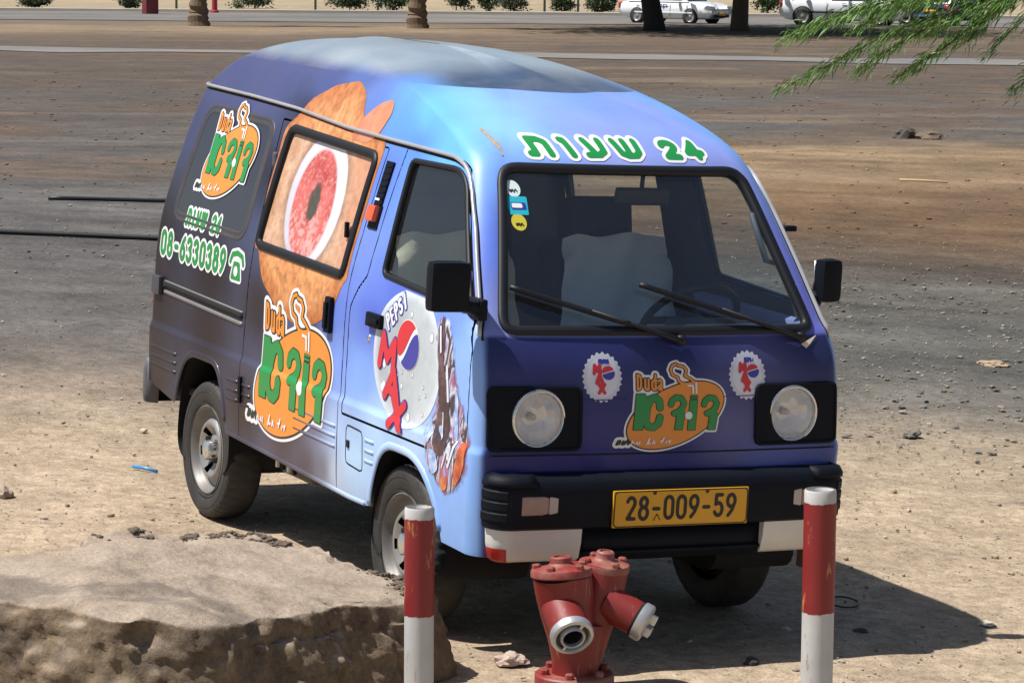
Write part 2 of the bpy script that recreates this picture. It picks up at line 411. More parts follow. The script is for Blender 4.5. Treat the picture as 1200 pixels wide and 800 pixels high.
def P(u,v):
    u=np.asarray(u,float);sh=u.shape;sg=np.where(u.ravel()<0,-1.,1.);u=abs(u.ravel());T_=prof_v(np.broadcast_to(v,sh).ravel())
    z,w,xf,xr,rf,rr,cf,cr=T_.T
    x=np.zeros_like(u);y=np.zeros_like(u)
    yf=w-rf;yr=w-rr
    a=u<=1;x=np.where(a,xf-cf*u**2,x);y=np.where(a,yf*u,y)
    a=(u>1)&(u<2);t=(u-1)*np.pi/2;x=np.where(a,xf-cf-rf+rf*np.cos(t),x);y=np.where(a,yf+rf*np.sin(t),y)
    a=(u>=2)&(u<=3);t=u-2;x=np.where(a,(xf-cf-rf)*(1-t)+(xr+cr+rr)*t,x);y=np.where(a,w,y)
    a=(u>3)&(u<4);t=(u-3)*np.pi/2;x=np.where(a,xr+cr+rr-rr*np.sin(t),x);y=np.where(a,yr+rr*np.cos(t),y)
    a=u>=4;t=5-u;x=np.where(a,xr+cr*t**2,x);y=np.where(a,yr*t,y)
    y=y*taper(x,z)
    return np.stack([x,-y*sg,z],-1).reshape(sh+(3,))
def PN(u, v):
    e = 2e-3; u = np.asarray(u, float); v = np.clip(np.asarray(v, float), .004, VS[-1]-.004)
    du = P(u+e, v)-P(u-e, v); dv = P(u, v+e)-P(u, v-e)
    n = np.cross(dv, du); n /= np.linalg.norm(n, axis=-1, keepdims=True)+1e-12
    return P(u, v), n
def side_pt0(x, z):
    z_, w_, xf, xr, rf, rr_, cf, cr = prof_z(z).T
    x = np.asarray(x, float); y = w_.copy()
    a = xf-cf-rf; t = np.clip((x-a)/rf, 0, 1); y = np.where(x > a, w_-rf+rf*np.sqrt(1-t*t), y)
    a = xr+cr+rr_; t = np.clip((a-x)/rr_, 0, 1); y = np.where(x < a, w_-rr_+rr_*np.sqrt(1-t*t), y)
    return np.stack([x, -y*taper(x, z_), z_], -1)
def side_pt(x, z):
    e = 4e-3; x = np.asarray(x, float); z = np.asarray(z, float); p = side_pt0(x, z)
    n = np.cross(side_pt0(x+e, z)-side_pt0(x-e, z), side_pt0(x, z+e)-side_pt0(x, z-e)); n /= np.linalg.norm(n, axis=-1, keepdims=True)+1e-12
    return p, n
def front_pt0(y, z):
    z_, w_, xf, xr, rf, rr_, cf, cr = prof_z(z).T
    y = np.asarray(y, float); yy = abs(y)/taper(xf, z_); yf = w_-rf
    t = np.clip((yy-yf)/rf, 0, .999)
    x = np.where(yy <= yf, xf-cf*(yy/yf)**2, xf-cf-rf+rf*np.sqrt(1-t*t))
    return np.stack([x, y, z_], -1)
def front_pt(y, z):
    e = 4e-3; y = np.asarray(y, float); z = np.asarray(z, float); p = front_pt0(y, z)
    n = np.cross(front_pt0(y+e, z)-front_pt0(y-e, z), front_pt0(y, z+e)-front_pt0(y, z-e)); n /= np.linalg.norm(n, axis=-1, keepdims=True)+1e-12
    return p, n
van = empty('delivery_van'); van.matrix_world = T
tag(van, 'small blue and purple delivery van wrapped in food and drink advertising, parked on bare ground', 'van')

# ---- grid over the shell
def lin(a, b, n): return list(np.linspace(a, b, n, endpoint=False))
uh = lin(0, 1, 40)+lin(1, 2, 12)+lin(2, 3, 400)+lin(3, 4, 10)+lin(4, 5, 30)+[5.]
GU = np.array([-a for a in uh[:0:-1]]+uh); GV = np.linspace(0, VS[-1], 170)
UU, VV = np.meshgrid(GU, GV); XG = P(UU, VV); AU = abs(UU); SX, SY, SZ = XG[..., 0], XG[..., 1], XG[..., 2]
BIG = 9.
def on_side(S): return np.where((AU > 1.3) & (AU < 3.75), S, BIG)
W_REAR = rpoly([(-2.885, 1.135), (-2.11, 1.125), (-2.09, 1.585), (-2.775, 1.60)], .085)
W_SLIDE = rpoly([(-1.992, 1.118), (-1.160, 1.098), (-1.150, 1.552), (-1.955, 1.588)], .055)
W_DOOR = rpoly([(-.862, 1.155), (-.165, 1.118), (-.478, 1.555), (-.895, 1.552)], [.03, .03, .09, .03])
W_SHIELD = rpoly([(-.607, 1.053), (.607, 1.053), (.472, 1.590), (-.472, 1.590)], .07)
DOOR = [(-.955, 1.585), (-.972, 1.385), (-.980, 1.14), (-1.03, 1.09), (-1.074, 1.02), (-1.074, .77), (-1.074, .64), (-.095, .64), (-.10, 1.0), (-.145, 1.10), (-.47, 1.56), (-.52, 1.58)]
SLIDE = [(-2.045, 1.60), (-2.007, 1.31), (-2.007, 1.08), (-2.034, .75), (-2.036, .2), (-1.108, .2), (-1.108, 1.1), (-1.095, 1.572)]
ARCH_R = rpoly([(-2.735, .2), (-2.722, .45), (-2.60, .638), (-2.27, .640), (-2.19, .50), (-2.17, .2)], .12)
ARCH_F = rpoly([(-.845, .2), (-.825, .42), (-.725, .600), (-.44, .600), (-.27, .45), (-.215, .2)], .12)
s_win_r = on_side(s_poly(SX, SZ, W_REAR)); s_win_s = on_side(s_poly(SX, SZ, W_SLIDE)); s_win_d = on_side(s_poly(SX, SZ, W_DOOR))
s_ws = np.where(AU < 1.75, s_poly(SY, SZ, W_SHIELD), BIG)
s_door = on_side(s_poly(SX, SZ, DOOR)); s_slide = on_side(s_poly(SX, SZ, SLIDE))
s_arch = on_side(np.minimum(s_poly(SX, SZ, ARCH_R), s_poly(SX, SZ, ARCH_F)))
zb = np.interp(SX, [-3.1, -2.73, -2.07, -1.0, -.84, -.2, 0.02], [.47, .412, .385, .353, .357, .35, .345])
s_bot = zb-SZ
s_lamp = np.where(AU < 1.3, np.hypot(abs(SY)-.481, SZ-.795)-.088, BIG)
openings = np.minimum.reduce([s_win_s+.02, s_win_d+.004, s_ws+.022, s_arch, s_lamp])
s_shell = np.maximum(s_bot, -openings)
ROOFZ = 1.797; s_top = ROOFZ-SZ
# ---- livery: colour control points (side: x, z; front: y, z)
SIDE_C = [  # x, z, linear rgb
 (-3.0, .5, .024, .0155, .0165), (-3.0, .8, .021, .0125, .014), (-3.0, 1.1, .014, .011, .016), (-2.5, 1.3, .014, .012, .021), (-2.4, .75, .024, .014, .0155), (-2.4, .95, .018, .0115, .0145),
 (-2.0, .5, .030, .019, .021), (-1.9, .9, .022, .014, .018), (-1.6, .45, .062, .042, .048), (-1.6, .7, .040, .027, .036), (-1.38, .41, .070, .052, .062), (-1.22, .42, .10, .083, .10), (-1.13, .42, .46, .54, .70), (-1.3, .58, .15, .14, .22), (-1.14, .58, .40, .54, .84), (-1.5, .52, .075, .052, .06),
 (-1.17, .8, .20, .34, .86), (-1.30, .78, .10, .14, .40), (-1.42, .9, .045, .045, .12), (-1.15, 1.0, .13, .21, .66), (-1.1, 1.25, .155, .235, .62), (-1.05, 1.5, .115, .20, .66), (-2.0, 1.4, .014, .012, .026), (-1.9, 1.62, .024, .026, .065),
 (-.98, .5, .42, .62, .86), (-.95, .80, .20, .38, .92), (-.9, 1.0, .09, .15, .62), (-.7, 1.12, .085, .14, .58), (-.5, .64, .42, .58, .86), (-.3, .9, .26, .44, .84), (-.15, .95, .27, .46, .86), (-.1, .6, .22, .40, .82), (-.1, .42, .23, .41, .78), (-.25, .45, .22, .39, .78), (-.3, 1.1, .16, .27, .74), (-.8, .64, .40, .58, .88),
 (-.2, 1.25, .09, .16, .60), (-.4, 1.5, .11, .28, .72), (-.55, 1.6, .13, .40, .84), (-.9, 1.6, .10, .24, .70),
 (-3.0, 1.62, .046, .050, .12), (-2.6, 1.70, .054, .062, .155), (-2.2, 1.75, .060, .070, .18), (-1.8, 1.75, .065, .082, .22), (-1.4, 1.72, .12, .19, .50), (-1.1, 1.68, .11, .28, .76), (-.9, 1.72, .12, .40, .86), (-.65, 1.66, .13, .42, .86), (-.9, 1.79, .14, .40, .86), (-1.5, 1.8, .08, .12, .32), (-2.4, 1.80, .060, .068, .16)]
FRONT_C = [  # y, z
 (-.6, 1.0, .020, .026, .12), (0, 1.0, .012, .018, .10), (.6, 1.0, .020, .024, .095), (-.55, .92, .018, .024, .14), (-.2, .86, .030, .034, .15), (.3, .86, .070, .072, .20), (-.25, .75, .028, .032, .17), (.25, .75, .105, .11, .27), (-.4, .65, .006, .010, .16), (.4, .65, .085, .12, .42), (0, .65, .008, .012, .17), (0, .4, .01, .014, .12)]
DOME_C = [(-.5, 1.1, .20, .23, .52), (-.52, 1.35, .11, .18, .62), (-.45, 1.58, .17, .32, .76), (0, 1.60, .27, .33, .70), (.45, 1.6, .22, .27, .62), (.55, 1.3, .16, .18, .55), (0, 1.70, .26, .32, .70), (0, 1.76, .17, .30, .78), (-.4, 1.72, .24, .50, .88), (.4, 1.72, .22, .30, .70), (0, 1.80, .17, .32, .82), (.5, 1.1, .13, .13, .5)]
def idw(C, a, b, pw=3.):
    C = np.array(C); num = np.zeros(a.shape+(3,)); den = np.zeros(a.shape)
    for r in C:
        wgt = 1/((a-r[0])**2+((b-r[1])*1.25)**2+.004)**(pw/2); num += wgt[..., None]*r[2:5]; den += wgt
    return num/den[..., None]
def livery(u, p):
    au = abs(u); x, y, z = p[:, 0], p[:, 1], p[:, 2]
    cs = idw(SIDE_C, x, z); ys = np.where(True, y, y)
    cf = idw(FRONT_C, ys, z); cd = idw(DOME_C, ys, z)
    cfr = np.where((z > 1.052)[:, None], cd, cf)
    wgt = sstep(1.25, 1.5, au)[:, None]
    wgt2 = sstep(1.0, 1.9, au)[:, None]
    wgt = np.where((z > 1.052)[:, None], wgt2, wgt)
    return cfr*(1-wgt)+cs*wgt
M_paint = attr_mat('van_wrap', .42, .17, .07, 6., dust=.05, bumpd=.0012)
def fbm0(a, b): return .5+.25*np.sin(a*2.1+1.3*np.sin(b*1.7))+.25*np.sin(b*2.6+a*1.1)
M_roof = plain('roof_spare', (.055, .075, .115), .34, var=.25, scale=2.2, dust=.42, coat=.3)
def shell(name, S, mat, off=0., parent=van, cols=True):
    u, v, f = msq(GU, GV, S); p, n = PN(u, v); f = [q[::-1] for q in f]
    return mk(name, p+n*off, f, mat, parent, True, n, livery(u, p) if cols else None)
G = .0022
s_doors = np.minimum(s_door, s_slide)
right = UU > 0
s_nod = np.maximum.reduce([s_shell, -(s_doors-G), -(s_top-.0)])
body = shell('body', s_nod, M_paint)
side_names = []
for sgn in (1, -1):
    msk = np.where(UU*sgn > 0, 0, BIG)
    shell('front_door', np.maximum.reduce([s_shell, s_door+G, msk-1e-3]), M_paint)
    shell('sliding_door', np.maximum.reduce([s_shell, s_slide+G, msk-1e-3, -s_door]), M_paint)
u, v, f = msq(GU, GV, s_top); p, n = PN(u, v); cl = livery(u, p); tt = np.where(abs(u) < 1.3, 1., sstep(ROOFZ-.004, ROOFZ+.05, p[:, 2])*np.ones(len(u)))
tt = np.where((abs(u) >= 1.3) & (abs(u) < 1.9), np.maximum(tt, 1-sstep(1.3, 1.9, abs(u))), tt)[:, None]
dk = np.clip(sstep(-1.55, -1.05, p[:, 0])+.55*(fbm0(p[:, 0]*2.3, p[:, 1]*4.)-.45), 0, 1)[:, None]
rc = np.array([.27, .33, .385])*(1-dk)+np.array([.050, .075, .13])*dk  # pale tone holds dust and painted-in sun glare; navy towards the front
mk('roof', p, [q[::-1] for q in f], attr_mat('dust_and_glare_roof', .36, .35, .12, 5., dust=.42, bumpd=.004), van, True, n, cl*(1-tt)+rc*tt)
# lining inside the shell (coarser), same openings
lu = GU[::2]; lv = GV[::2]
u, v, f = msq(lu, lv, np.maximum(s_shell, SZ-1.86)[::2, ::2]); p, n = PN(u, v)
mk('interior_lining', p-n*.028, f, M_liner, van, True, -n)
# drip seam at the roof crease (front edge of the vinyl)
# ---- glass and printed window panels
u, v, f = msq(GU, GV, s_ws+.028); p, n = PN(u, v); mk('windshield', p-n*.004, [q[::-1] for q in f], M_wglass, van, True, n)
for sgn in (1, -1):
    msk = np.where(UU*sgn > 0, 0, BIG)-1e-3
    u, v, f = msq(GU, GV, np.maximum(s_win_d+.004, msk)); p, n = PN(u, v); mk('door_window', p-n*.010, [q[::-1] for q in f], M_glass, van, True, n)
u, v, f = msq(GU, GV, np.maximum(s_win_s+.02, np.where(UU < 0, 0, BIG)-1e-3)); p, n = PN(u, v); mk('side_window', p-n*.008, [q[::-1] for q in f], M_glass, van, True, n)
def side_path(pts2, step=.02, closed=True, mirror=False):
    q = resample(pts2, step, closed); p, n = side_pt(q[:, 0], q[:, 1])
    if mirror: p = p*[1, -1, 1]; n = n*[1, -1, 1]
    return p, n
def offset_poly(pts, d):
    c = np.mean(pts, axis=0); q = np.array(pts); nx = np.roll(q, -1, 0)-np.roll(q, 1, 0)
    m = np.stack([nx[:, 1], -nx[:, 0]], 1); m /= np.linalg.norm(m, axis=1)[:, None]+1e-9
    if ((q-c)*m).sum() < 0: m = -m
    return q+m*d
def ring(name, pts2, prof, mat, where='side', mirror=False, parent=van, off=0.):
    q = resample(pts2, .012, True)
    p, n = (side_pt if where == 'side' else front_pt)(q[:, 0], q[:, 1])
    if mirror: p = p*[1, -1, 1]; n = n*[1, -1, 1]
    vs, fs = sweep(p+n*off, n, prof, True); return mk(name, vs, fs, mat, parent)
gask = [(-.016, -.012), (-.017, .006), (-.010, .012), (0, .014), (.010, .012), (.017, .006), (.016, -.012)]
ring('windshield_gasket', offset_poly(W_SHIELD, -.018), [(a*1.0, b*.9) for a, b in gask], M_gasket, 'front')
for mir in (False, True):
    ring('window_gasket', offset_poly(W_SLIDE, -.015), gask, M_gasket, mirror=mir)
    ring('window_frame', offset_poly(W_DOOR, -.004), [(a*.55, b*.55) for a, b in gask], M_gasket, mirror=mir)
    ring('window_moulding', offset_poly(W_REAR, -.012), [(-.020, 0), (-.016, .003), (-.009, .003), (-.003, .0009), (.004, .0009), (.009, .003), (.015, .003), (.019, 0)], plain('rear_moulding', (.05, .046, .055), .4, var=.1, dust=.1), mirror=mir)
# ---- flat art on the skin
def components(nv_, f):
    par = list(range(nv_))
    def find(a):
        while par[a] != a: par[a] = par[par[a]]; a = par[a]
        return a
    for q in f:
        r0_ = find(q[0])
        for k in q[1:]:
            r1_ = find(k)
            if r1_ != r0_: par[r1_] = r0_
    lab = [find(i) for i in range(nv_)]; out = {}
    for q in f: out.setdefault(lab[q[0]], []).append(q)
    return list(out.values())
def mk_pieces(name, p, f, mat, parent, n):
    """each separate letter or shape of a print as a mesh of its own"""
    objs = []
    for comp in components(len(p), f):
        if len(comp) < 3: continue
        ids = sorted({i for q in comp for i in q}); re_ = {a: b for b, a in enumerate(ids)}
        objs.append(mk(name, p[ids], [[re_[i] for i in q] for q in comp], mat, parent, True, n[ids]))
    return objs
def art_mesh(name, S, gx, gy, fmap, mat, off, parent=van, pieces=False):
    a, b, f = msq(gx, gy, S)
    if len(a) == 0: return None
    p, n = fmap(a, b); q = f[len(f)//2]
    vs = [Vector(p[i]) for i in q[:3]]; fn = (vs[1]-vs[0]).cross(vs[2]-vs[0])
    if fn.dot(Vector(n[q[0]])) < 0: f = [g_[::-1] for g_ in f]      # keep faces outward
    if pieces: return mk_pieces(name, p+n*off, f, mat, parent, n)
    return mk(name, p+n*off, f, mat, parent, True, n)
def grid(x0, x1, y0, y1, st):
    gx = np.linspace(x0, x1, max(3, int(abs(x1-x0)/st)+1)); gy = np.linspace(y0, y1, max(3, int(abs(y1-y0)/st)+1))
    X, Y = np.meshgrid(gx, gy); return gx, gy, X, Y
# round food picture round the sliding window (bread, bowl of soup, herbs)
def food_mat(name, c1, c2, c3, scale, rough=.4):
    m, t, b = new_mat(name); tc = t.nodes.new('ShaderNodeTexCoord')
    n1 = t.nodes.new('ShaderNodeTexNoise'); n1.inputs['Scale'].default_value = scale; n1.inputs['Detail'].default_value = 9; n1.inputs['Roughness'].default_value = .68
    n2 = t.nodes.new('ShaderNodeTexVoronoi'); n2.inputs['Scale'].default_value = scale*3.2
    t.links.new(tc.outputs['Object'], n1.inputs['Vector']); t.links.new(tc.outputs['Object'], n2.inputs['Vector'])
    cr = t.nodes.new('ShaderNodeValToRGB'); e = cr.color_ramp.elements; e[0].position = .36; e[0].color = (*c1, 1); e[1].position = .66; e[1].color = (*c3, 1); k = e.new(.5); k.color = (*c2, 1)
    t.links.new(n1.outputs['Fac'], cr.inputs[0])
    mx = t.nodes.new('ShaderNodeMix'); mx.data_type = 'RGBA'; mx.blend_type = 'MULTIPLY'; mx.inputs[0].default_value = .25
    t.links.new(cr.outputs[0], mx.inputs[6]); t.links.new(n2.outputs['Distance'], mx.inputs[7]); t.links.new(mx.outputs[2], b.inputs['Base Color'])
    b.inputs['Roughness'].default_value = rough; b.inputs['Coat Weight'].default_value = .25; return m
F_bread = food_mat('print_bread', (.46, .15, .045), (.70, .30, .11), (.82, .48, .24), 16)
F_bread2 = food_mat('print_crumb', (.50, .27, .16), (.62, .38, .25), (.70, .52, .40), 22)
F_sausage = food_mat('print_sausage', (.58, .17, .08), (.66, .23, .11), (.70, .32, .19), 4)
F_soup = food_mat('print_soup', (.50, .05, .045), (.57, .10, .088), (.68, .28, .25), 10)
F_herb = food_mat('print_herb', (.008, .03, .015), (.018, .06, .03), (.05, .12, .06), 22)
F_bowl = plain('print_bowl', (.66, .66, .76), .35, var=.08, coat=.25, scale=4)
BREAD = rpoly([(-1.955, 1.12), (-1.90, 1.02), (-1.74, .925), (-1.52, .885), (-1.33, .925), (-1.20, 1.01), (-1.165, 1.09), (-1.14, 1.10), (-1.13, 1.60), (-1.36, 1.64), (-1.44, 1.74), (-1.53, 1.775), (-1.70, 1.755), (-1.84, 1.70), (-1.93, 1.615), (-2.0, 1.57), (-2.0, 1.12)], .05)
gx, gy, X, Y = grid(-2.03, -1.1, .85, 1.80, .011)
sb = s_poly(X, Y, BREAD)+.006*np.sin(X*31)*np.sin(Y*27)
win = s_poly(X, Y, W_SLIDE)
M_print = attr_mat('printed_vinyl', .38, .25, .06, 30.)
def lerp3(a, b, t): return np.asarray(a)*(1-t[..., None])+np.asarray(b)*t[..., None]
def soft_print(name, S, gx, gy, colf, off, parent=van):
    a, b, f = msq(gx, gy, S); p, n = side_pt(a, b); q = f[len(f)//2]
    if np.dot(np.cross(p[q[1]]-p[q[0]], p[q[2]]-p[q[0]]), n[q[0]]) < 0: f = [k[::-1] for k in f]
    return mk(name, p+n*off, f, M_print, parent, True, n, colf(a, b))
def bread_col(a, b):
    n1 = fbm(a*14, b*14, 4, 3); n2 = fbm(a*60, b*60, 3, 5); e = sstep(0, .10, -s_poly(a, b, BREAD))
    c = lerp3((.42, .13, .035), (.74, .36, .15), np.clip(.25+.75*e, 0, 1)*np.clip(.35+1.1*(n1-.2), 0, 1)); return c*(.50+.98*n2)[..., None]
gx, gy, X, Y = grid(-2.03, -1.1, .85, 1.80, .008); sb = s_poly(X, Y, BREAD)+.004*np.sin(X*31)*np.sin(Y*27); win = s_poly(X, Y, W_SLIDE)
soft_print('bread_print', np.maximum(sb, -(win+.02)), gx, gy, bread_col, .0012)
sg = [(-1.37, 1.585), (-1.245, 1.67), (-1.205, 1.705)]
gx2, gy2, X2, Y2 = grid(-1.5, -1.08, 1.53, 1.79, .009)
art_mesh('sausage_print', s_poly(X2, Y2, rpoly([(-1.43, 1.575), (-1.39, 1.645), (-1.29, 1.715), (-1.20, 1.735), (-1.165, 1.69), (-1.20, 1.62), (-1.27, 1.572)], .045)), gx2, gy2, side_pt, F_sausage, .0022)
# the panel in the window opening
gx, gy, X, Y = grid(-2.0, -1.13, 1.08, 1.60, .006)
win = s_poly(X, Y, W_SLIDE)
def bowl_col(a, b):
    n1 = fbm(a*16, b*16, 4, 13)-.5; n2 = fbm(a*55, b*55, 3, 15)-.5; n3 = fbm(a*120, b*120, 2, 17)-.5
    c = lerp3((.46, .24, .13), (.66, .44, .31), np.clip(.5+1.3*n1, 0, 1))*(1+.55*n2+.3*n3)[..., None]
    sa = sstep(-.03, .03, a+1.30+.25*(b-1.3)); c = lerp3(c, np.array([.55, .26, .15])*(1+.35*n2)[..., None], sa*.7)
    rim = s_ell(a, b, -1.582, 1.338, .236, .244); sp_ = s_ell(a, b, -1.594, 1.322, .172, .200)
    sh = sstep(.05, -.004, rim); c = c*(1-.35*sstep(.05, .0, rim)*(1-sstep(.0, -.01, rim)))[..., None]
    lit = np.clip(.5+1.6*(a+1.582)+.9*(b-1.338), 0, 1)
    c = lerp3(c, lerp3((.52, .50, .60), (.78, .78, .84), lit), sstep(.004, -.006, rim))
    soup = lerp3((.40, .035, .03), (.60, .14, .12), np.clip(.5+1.8*n1+.8*(1.36-b), 0, 1)); soup = lerp3(soup, np.array([.74, .45, .42])*np.ones(3), np.clip((n2+.1)*3.2*sstep(1.36, 1.18, b)+n3*1.5, 0, .7))
    c = lerp3(c, np.array([.62, .30, .30])*np.ones(3), sstep(.012, .0, sp_)*sstep(-.012, .0, rim*-1-.0)*0+sstep(.014, .0, sp_)*.6); c = lerp3(c, soup, sstep(.004, -.006, sp_))
    hb = s_ell(a, b, -1.585, 1.332, .048, .070)+.030*n2+.02*n1; c = lerp3(c, np.array([.015, .035, .022])*(1+1.5*np.clip(n3, 0, 1))[..., None]+.02, sstep(.006, -.010, hb)*.92); return np.clip(c, .005, .9)
pane = soft_print('printed_window', win+.02, gx, gy, bowl_col, -.006)
# sliding-window catch
MB().box((0, 0, 0), (.016, .014, .055), None, .003).build('window_catch', M_black, van).matrix_local = Matrix.Translation(Vector(side_pt([-1.228], [1.27])[0][0])+Vector((0, -.006, 0)))
# printed dark glass in the rear quarter window
gx, gy, X, Y = grid(-2.9, -2.07, 1.11, 1.62, .014)
M_rearglass = plain('printed_dark_glass', (.026, .026, .040), .2, var=.15, coat=.3, scale=2)
art_mesh('rear_side_window', s_poly(X, Y, W_REAR)+.012, gx, gy, side_pt, M_rearglass, .0007)

# ---- the round logo, drawn once in its own units (y up) and laid on the skin three times
def build_logo():
    gx, gy, X, Y = grid(80, 880, -740, -100, 6.)
    y = lambda *p: [(a, -b) for a, b in p]
    ell = s_ell(X, Y, 520, -490, 352, 186, math.radians(27))
    letters = np.minimum.reduce([
        s_poly(X, Y, y((258, 350), (318, 350), (300, 590), (236, 590))),
        d_poly(X, Y, y((300, 380), (330, 470), (318, 380)))-14,
        d_poly(X, Y, y((412, 440), (408, 395), (382, 372), (352, 384), (328, 440), (318, 530), (336, 568), (370, 572), (402, 548), (412, 505)))-22,
        d_poly(X, Y, y((486, 418), (494, 392), (522, 371), (556, 376), (573, 408), (562, 442), (538, 464), (506, 478)))-18, s_poly(X, Y, y((520, 462), (568, 462), (578, 486), (562, 588), (510, 588), (522, 500))),
        s_poly(X, Y, y((614, 388), (664, 388), (648, 590), (596, 590))),
        d_poly(X, Y, y((708, 418), (716, 392), (744, 371), (778, 376), (795, 408), (784, 442), (760, 464), (728, 478)))-18, s_poly(X, Y, y((742, 462), (790, 462), (800, 486), (784, 588), (732, 588), (744, 500)))])
    caps = np.minimum(s_poly(X, Y, y((616, 356), (668, 356), (667, 364), (616, 364))), s_poly(X, Y, y((615, 371), (667, 371), (666, 379), (615, 379))))
    duda = np.minimum.reduce([
        d_poly(X, Y, y((268, 222), (268, 322), (284, 316), (290, 295), (290, 250), (284, 228)), True)-7,
        d_poly(X, Y, y((318, 250), (318, 312), (328, 322), (340, 312), (340, 250), (340, 322)))-7,
        d_poly(X, Y, y((386, 222), (386, 322), (376, 322), (364, 312), (364, 268), (376, 256), (386, 262)))-7,
        d_poly(X, Y, y((404, 262), (416, 254), (424, 266), (424, 322), (410, 320), (404, 306), (410, 294), (424, 288)))-7])
    steam = np.minimum(d_poly(X, Y, y((528, 148), (502, 158), (488, 188), (500, 222), (534, 236), (540, 262), (566, 278), (610, 280))),
                       d_poly(X, Y, y((540, 160), (574, 164), (594, 190), (582, 226), (620, 246), (650, 268))))
    sl = np.minimum(d_poly(X, Y, y((600, 290), (632, 292), (634, 340))), d_poly(X, Y, y((654, 272), (656, 340))))-6
    scr = np.minimum.reduce([d_poly(X, Y, y((128, 690), (140, 664), (158, 662), (150, 684), (130, 690))), d_poly(X, Y, y((165, 690), (176, 664), (186, 684), (172, 688), (200, 662), (204, 688), (216, 676)))])
    scr2 = np.minimum.reduce([d_poly(X, Y, y(*q)) for q in (((222, 688), (232, 664), (244, 684)), ((256, 684), (262, 668), (268, 686)), ((280, 664), (278, 688)), ((322, 690), (344, 644), (336, 684), (352, 676)), ((360, 686), (374, 660), (378, 684)), ((420, 682), (440, 640), (436, 660), (412, 664)), ((452, 680), (458, 662)), ((468, 666), (484, 658), (474, 680)))])-3.5
    dot = s_ell(X, Y, 603, -492, 24, 26)
    union = np.minimum.reduce([ell, letters, duda-4, steam-9, scr-7])
    L = [(msq(gx, gy, union-17), D_white, 0), (msq(gx, gy, np.minimum.reduce([ell-5, duda-6, steam-13, scr-6])), D_dark, 1), (msq(gx, gy, np.minimum.reduce([ell+3, duda, steam-7])), D_orange, 2),
         (msq(gx, gy, np.minimum(letters-4, caps-2)), D_dark, 3), (msq(gx, gy, np.minimum(letters, caps)), D_green, 4), (msq(gx, gy, np.minimum.reduce([dot, sl, scr2])), D_white, 5)]
    return L
LOGO = build_logo()
def lay_logo(name, fmap, A, step=.0009, base=.0014):
    """A maps art units to skin coordinates: (a0,a1,a2),(b0,b1,b2)"""
    root = None
    for (a, b, f), mat, k in LOGO:
        s = A[0][0]+A[0][1]*a+A[0][2]*b; t_ = A[1][0]+A[1][1]*a+A[1][2]*b
        p, n = fmap(s, t_)
        if root is None: root = mk(name, p+n*base, f, mat, van, True, n)
        else: mk_pieces(('', 'outline', 'orange_shape', 'letter_edge', 'letter', 'white_mark')[k], p+n*(base+step*k), f, mat, root, n)
def affine(src, dst):
    M_ = np.array([[1, a, b] for a, b in src]); c, *_ = np.linalg.lstsq(M_, np.array(dst), rcond=None); return c.T.tolist()
art = [(250, -210), (240, -585), (785, -580), (850, -380)]
lay_logo('front_logo', front_pt, affine([(250, -210), (240, -585), (785, -580), (850, -350)], [(-.134, .939), (-.136, .758), (.172, .752), (.209, .866)]))
lay_logo('door_logo', side_pt, affine(art[:3]+[(520, -150)], [(-1.84, .941), (-1.827, .591), (-1.252, .580), (-1.55, 1.0)]))
lay_logo('window_logo', side_pt, affine(art[:3], [(-2.631, 1.580), (-2.626, 1.341), (-2.235, 1.343)]), base=.0042)

# ---- outlined green lettering
def lettering(name, rows, fmap, box, sw, edge, mat=None, step=.0055, shadow=None):
    gx, gy, X, Y = grid(*box[:4], step); S = np.full(X.shape, 9.)
    for (txt, h, wsc, gap, x0, y0, slant) in rows:
        q, adv = s_text(X, Y, txt, h, wsc, gap, sw, x0, y0, slant); S = np.minimum(S, q)
    a = art_mesh(name, S-edge, gx, gy, fmap, D_white, .0018)
    art_mesh('letter', S, gx, gy, fmap, mat or D_green, .003, a, True)
    return a
lettering('hours_lettering', [('tvyw', .062, 1.15, .020, -2.722, 1.125, .10), ('24', .062, 1.1, .018, -2.455, 1.125, .10)], side_pt, (-2.78, -2.32, 1.09, 1.22), .017, .010)
lettering('phone_lettering', [('08-6330389', .090, 1.0, .0265, -2.955, .985, .0)], side_pt, (-3.0, -2.25, .95, 1.11), .021, .0105)
lettering('front_lettering', [('tvyw', .066, 2.15, .044, -.335, 1.612, -.15), ('24', .062, 2.0, .036, .170, 1.612, -.12)], lambda a, b: front_pt(a, 1.612+(np.asarray(b)-1.612)*.74), (-.42, .42, 1.57, 1.72), .024, .0125)
gx, gy, X, Y = grid(-2.26, -2.04, .94, 1.10, .005)
tel = np.minimum.reduce([s_poly(X, Y, rpoly([(-2.195, .975), (-2.095, .975), (-2.115, 1.045), (-2.175, 1.045)], .01)), d_poly(X, Y, [(-2.21, 1.04), (-2.195, 1.068), (-2.145, 1.078), (-2.095, 1.068), (-2.08, 1.04)])-.010])
o = art_mesh('telephone_sign', tel-.011, gx, gy, side_pt, D_white, .0018); art_mesh('telephone', tel, gx, gy, side_pt, D_green, .003, o); art_mesh('dial', s_ell(X, Y, -2.145, 1.008, .020, .020), gx, gy, side_pt, D_white, .0042, o)

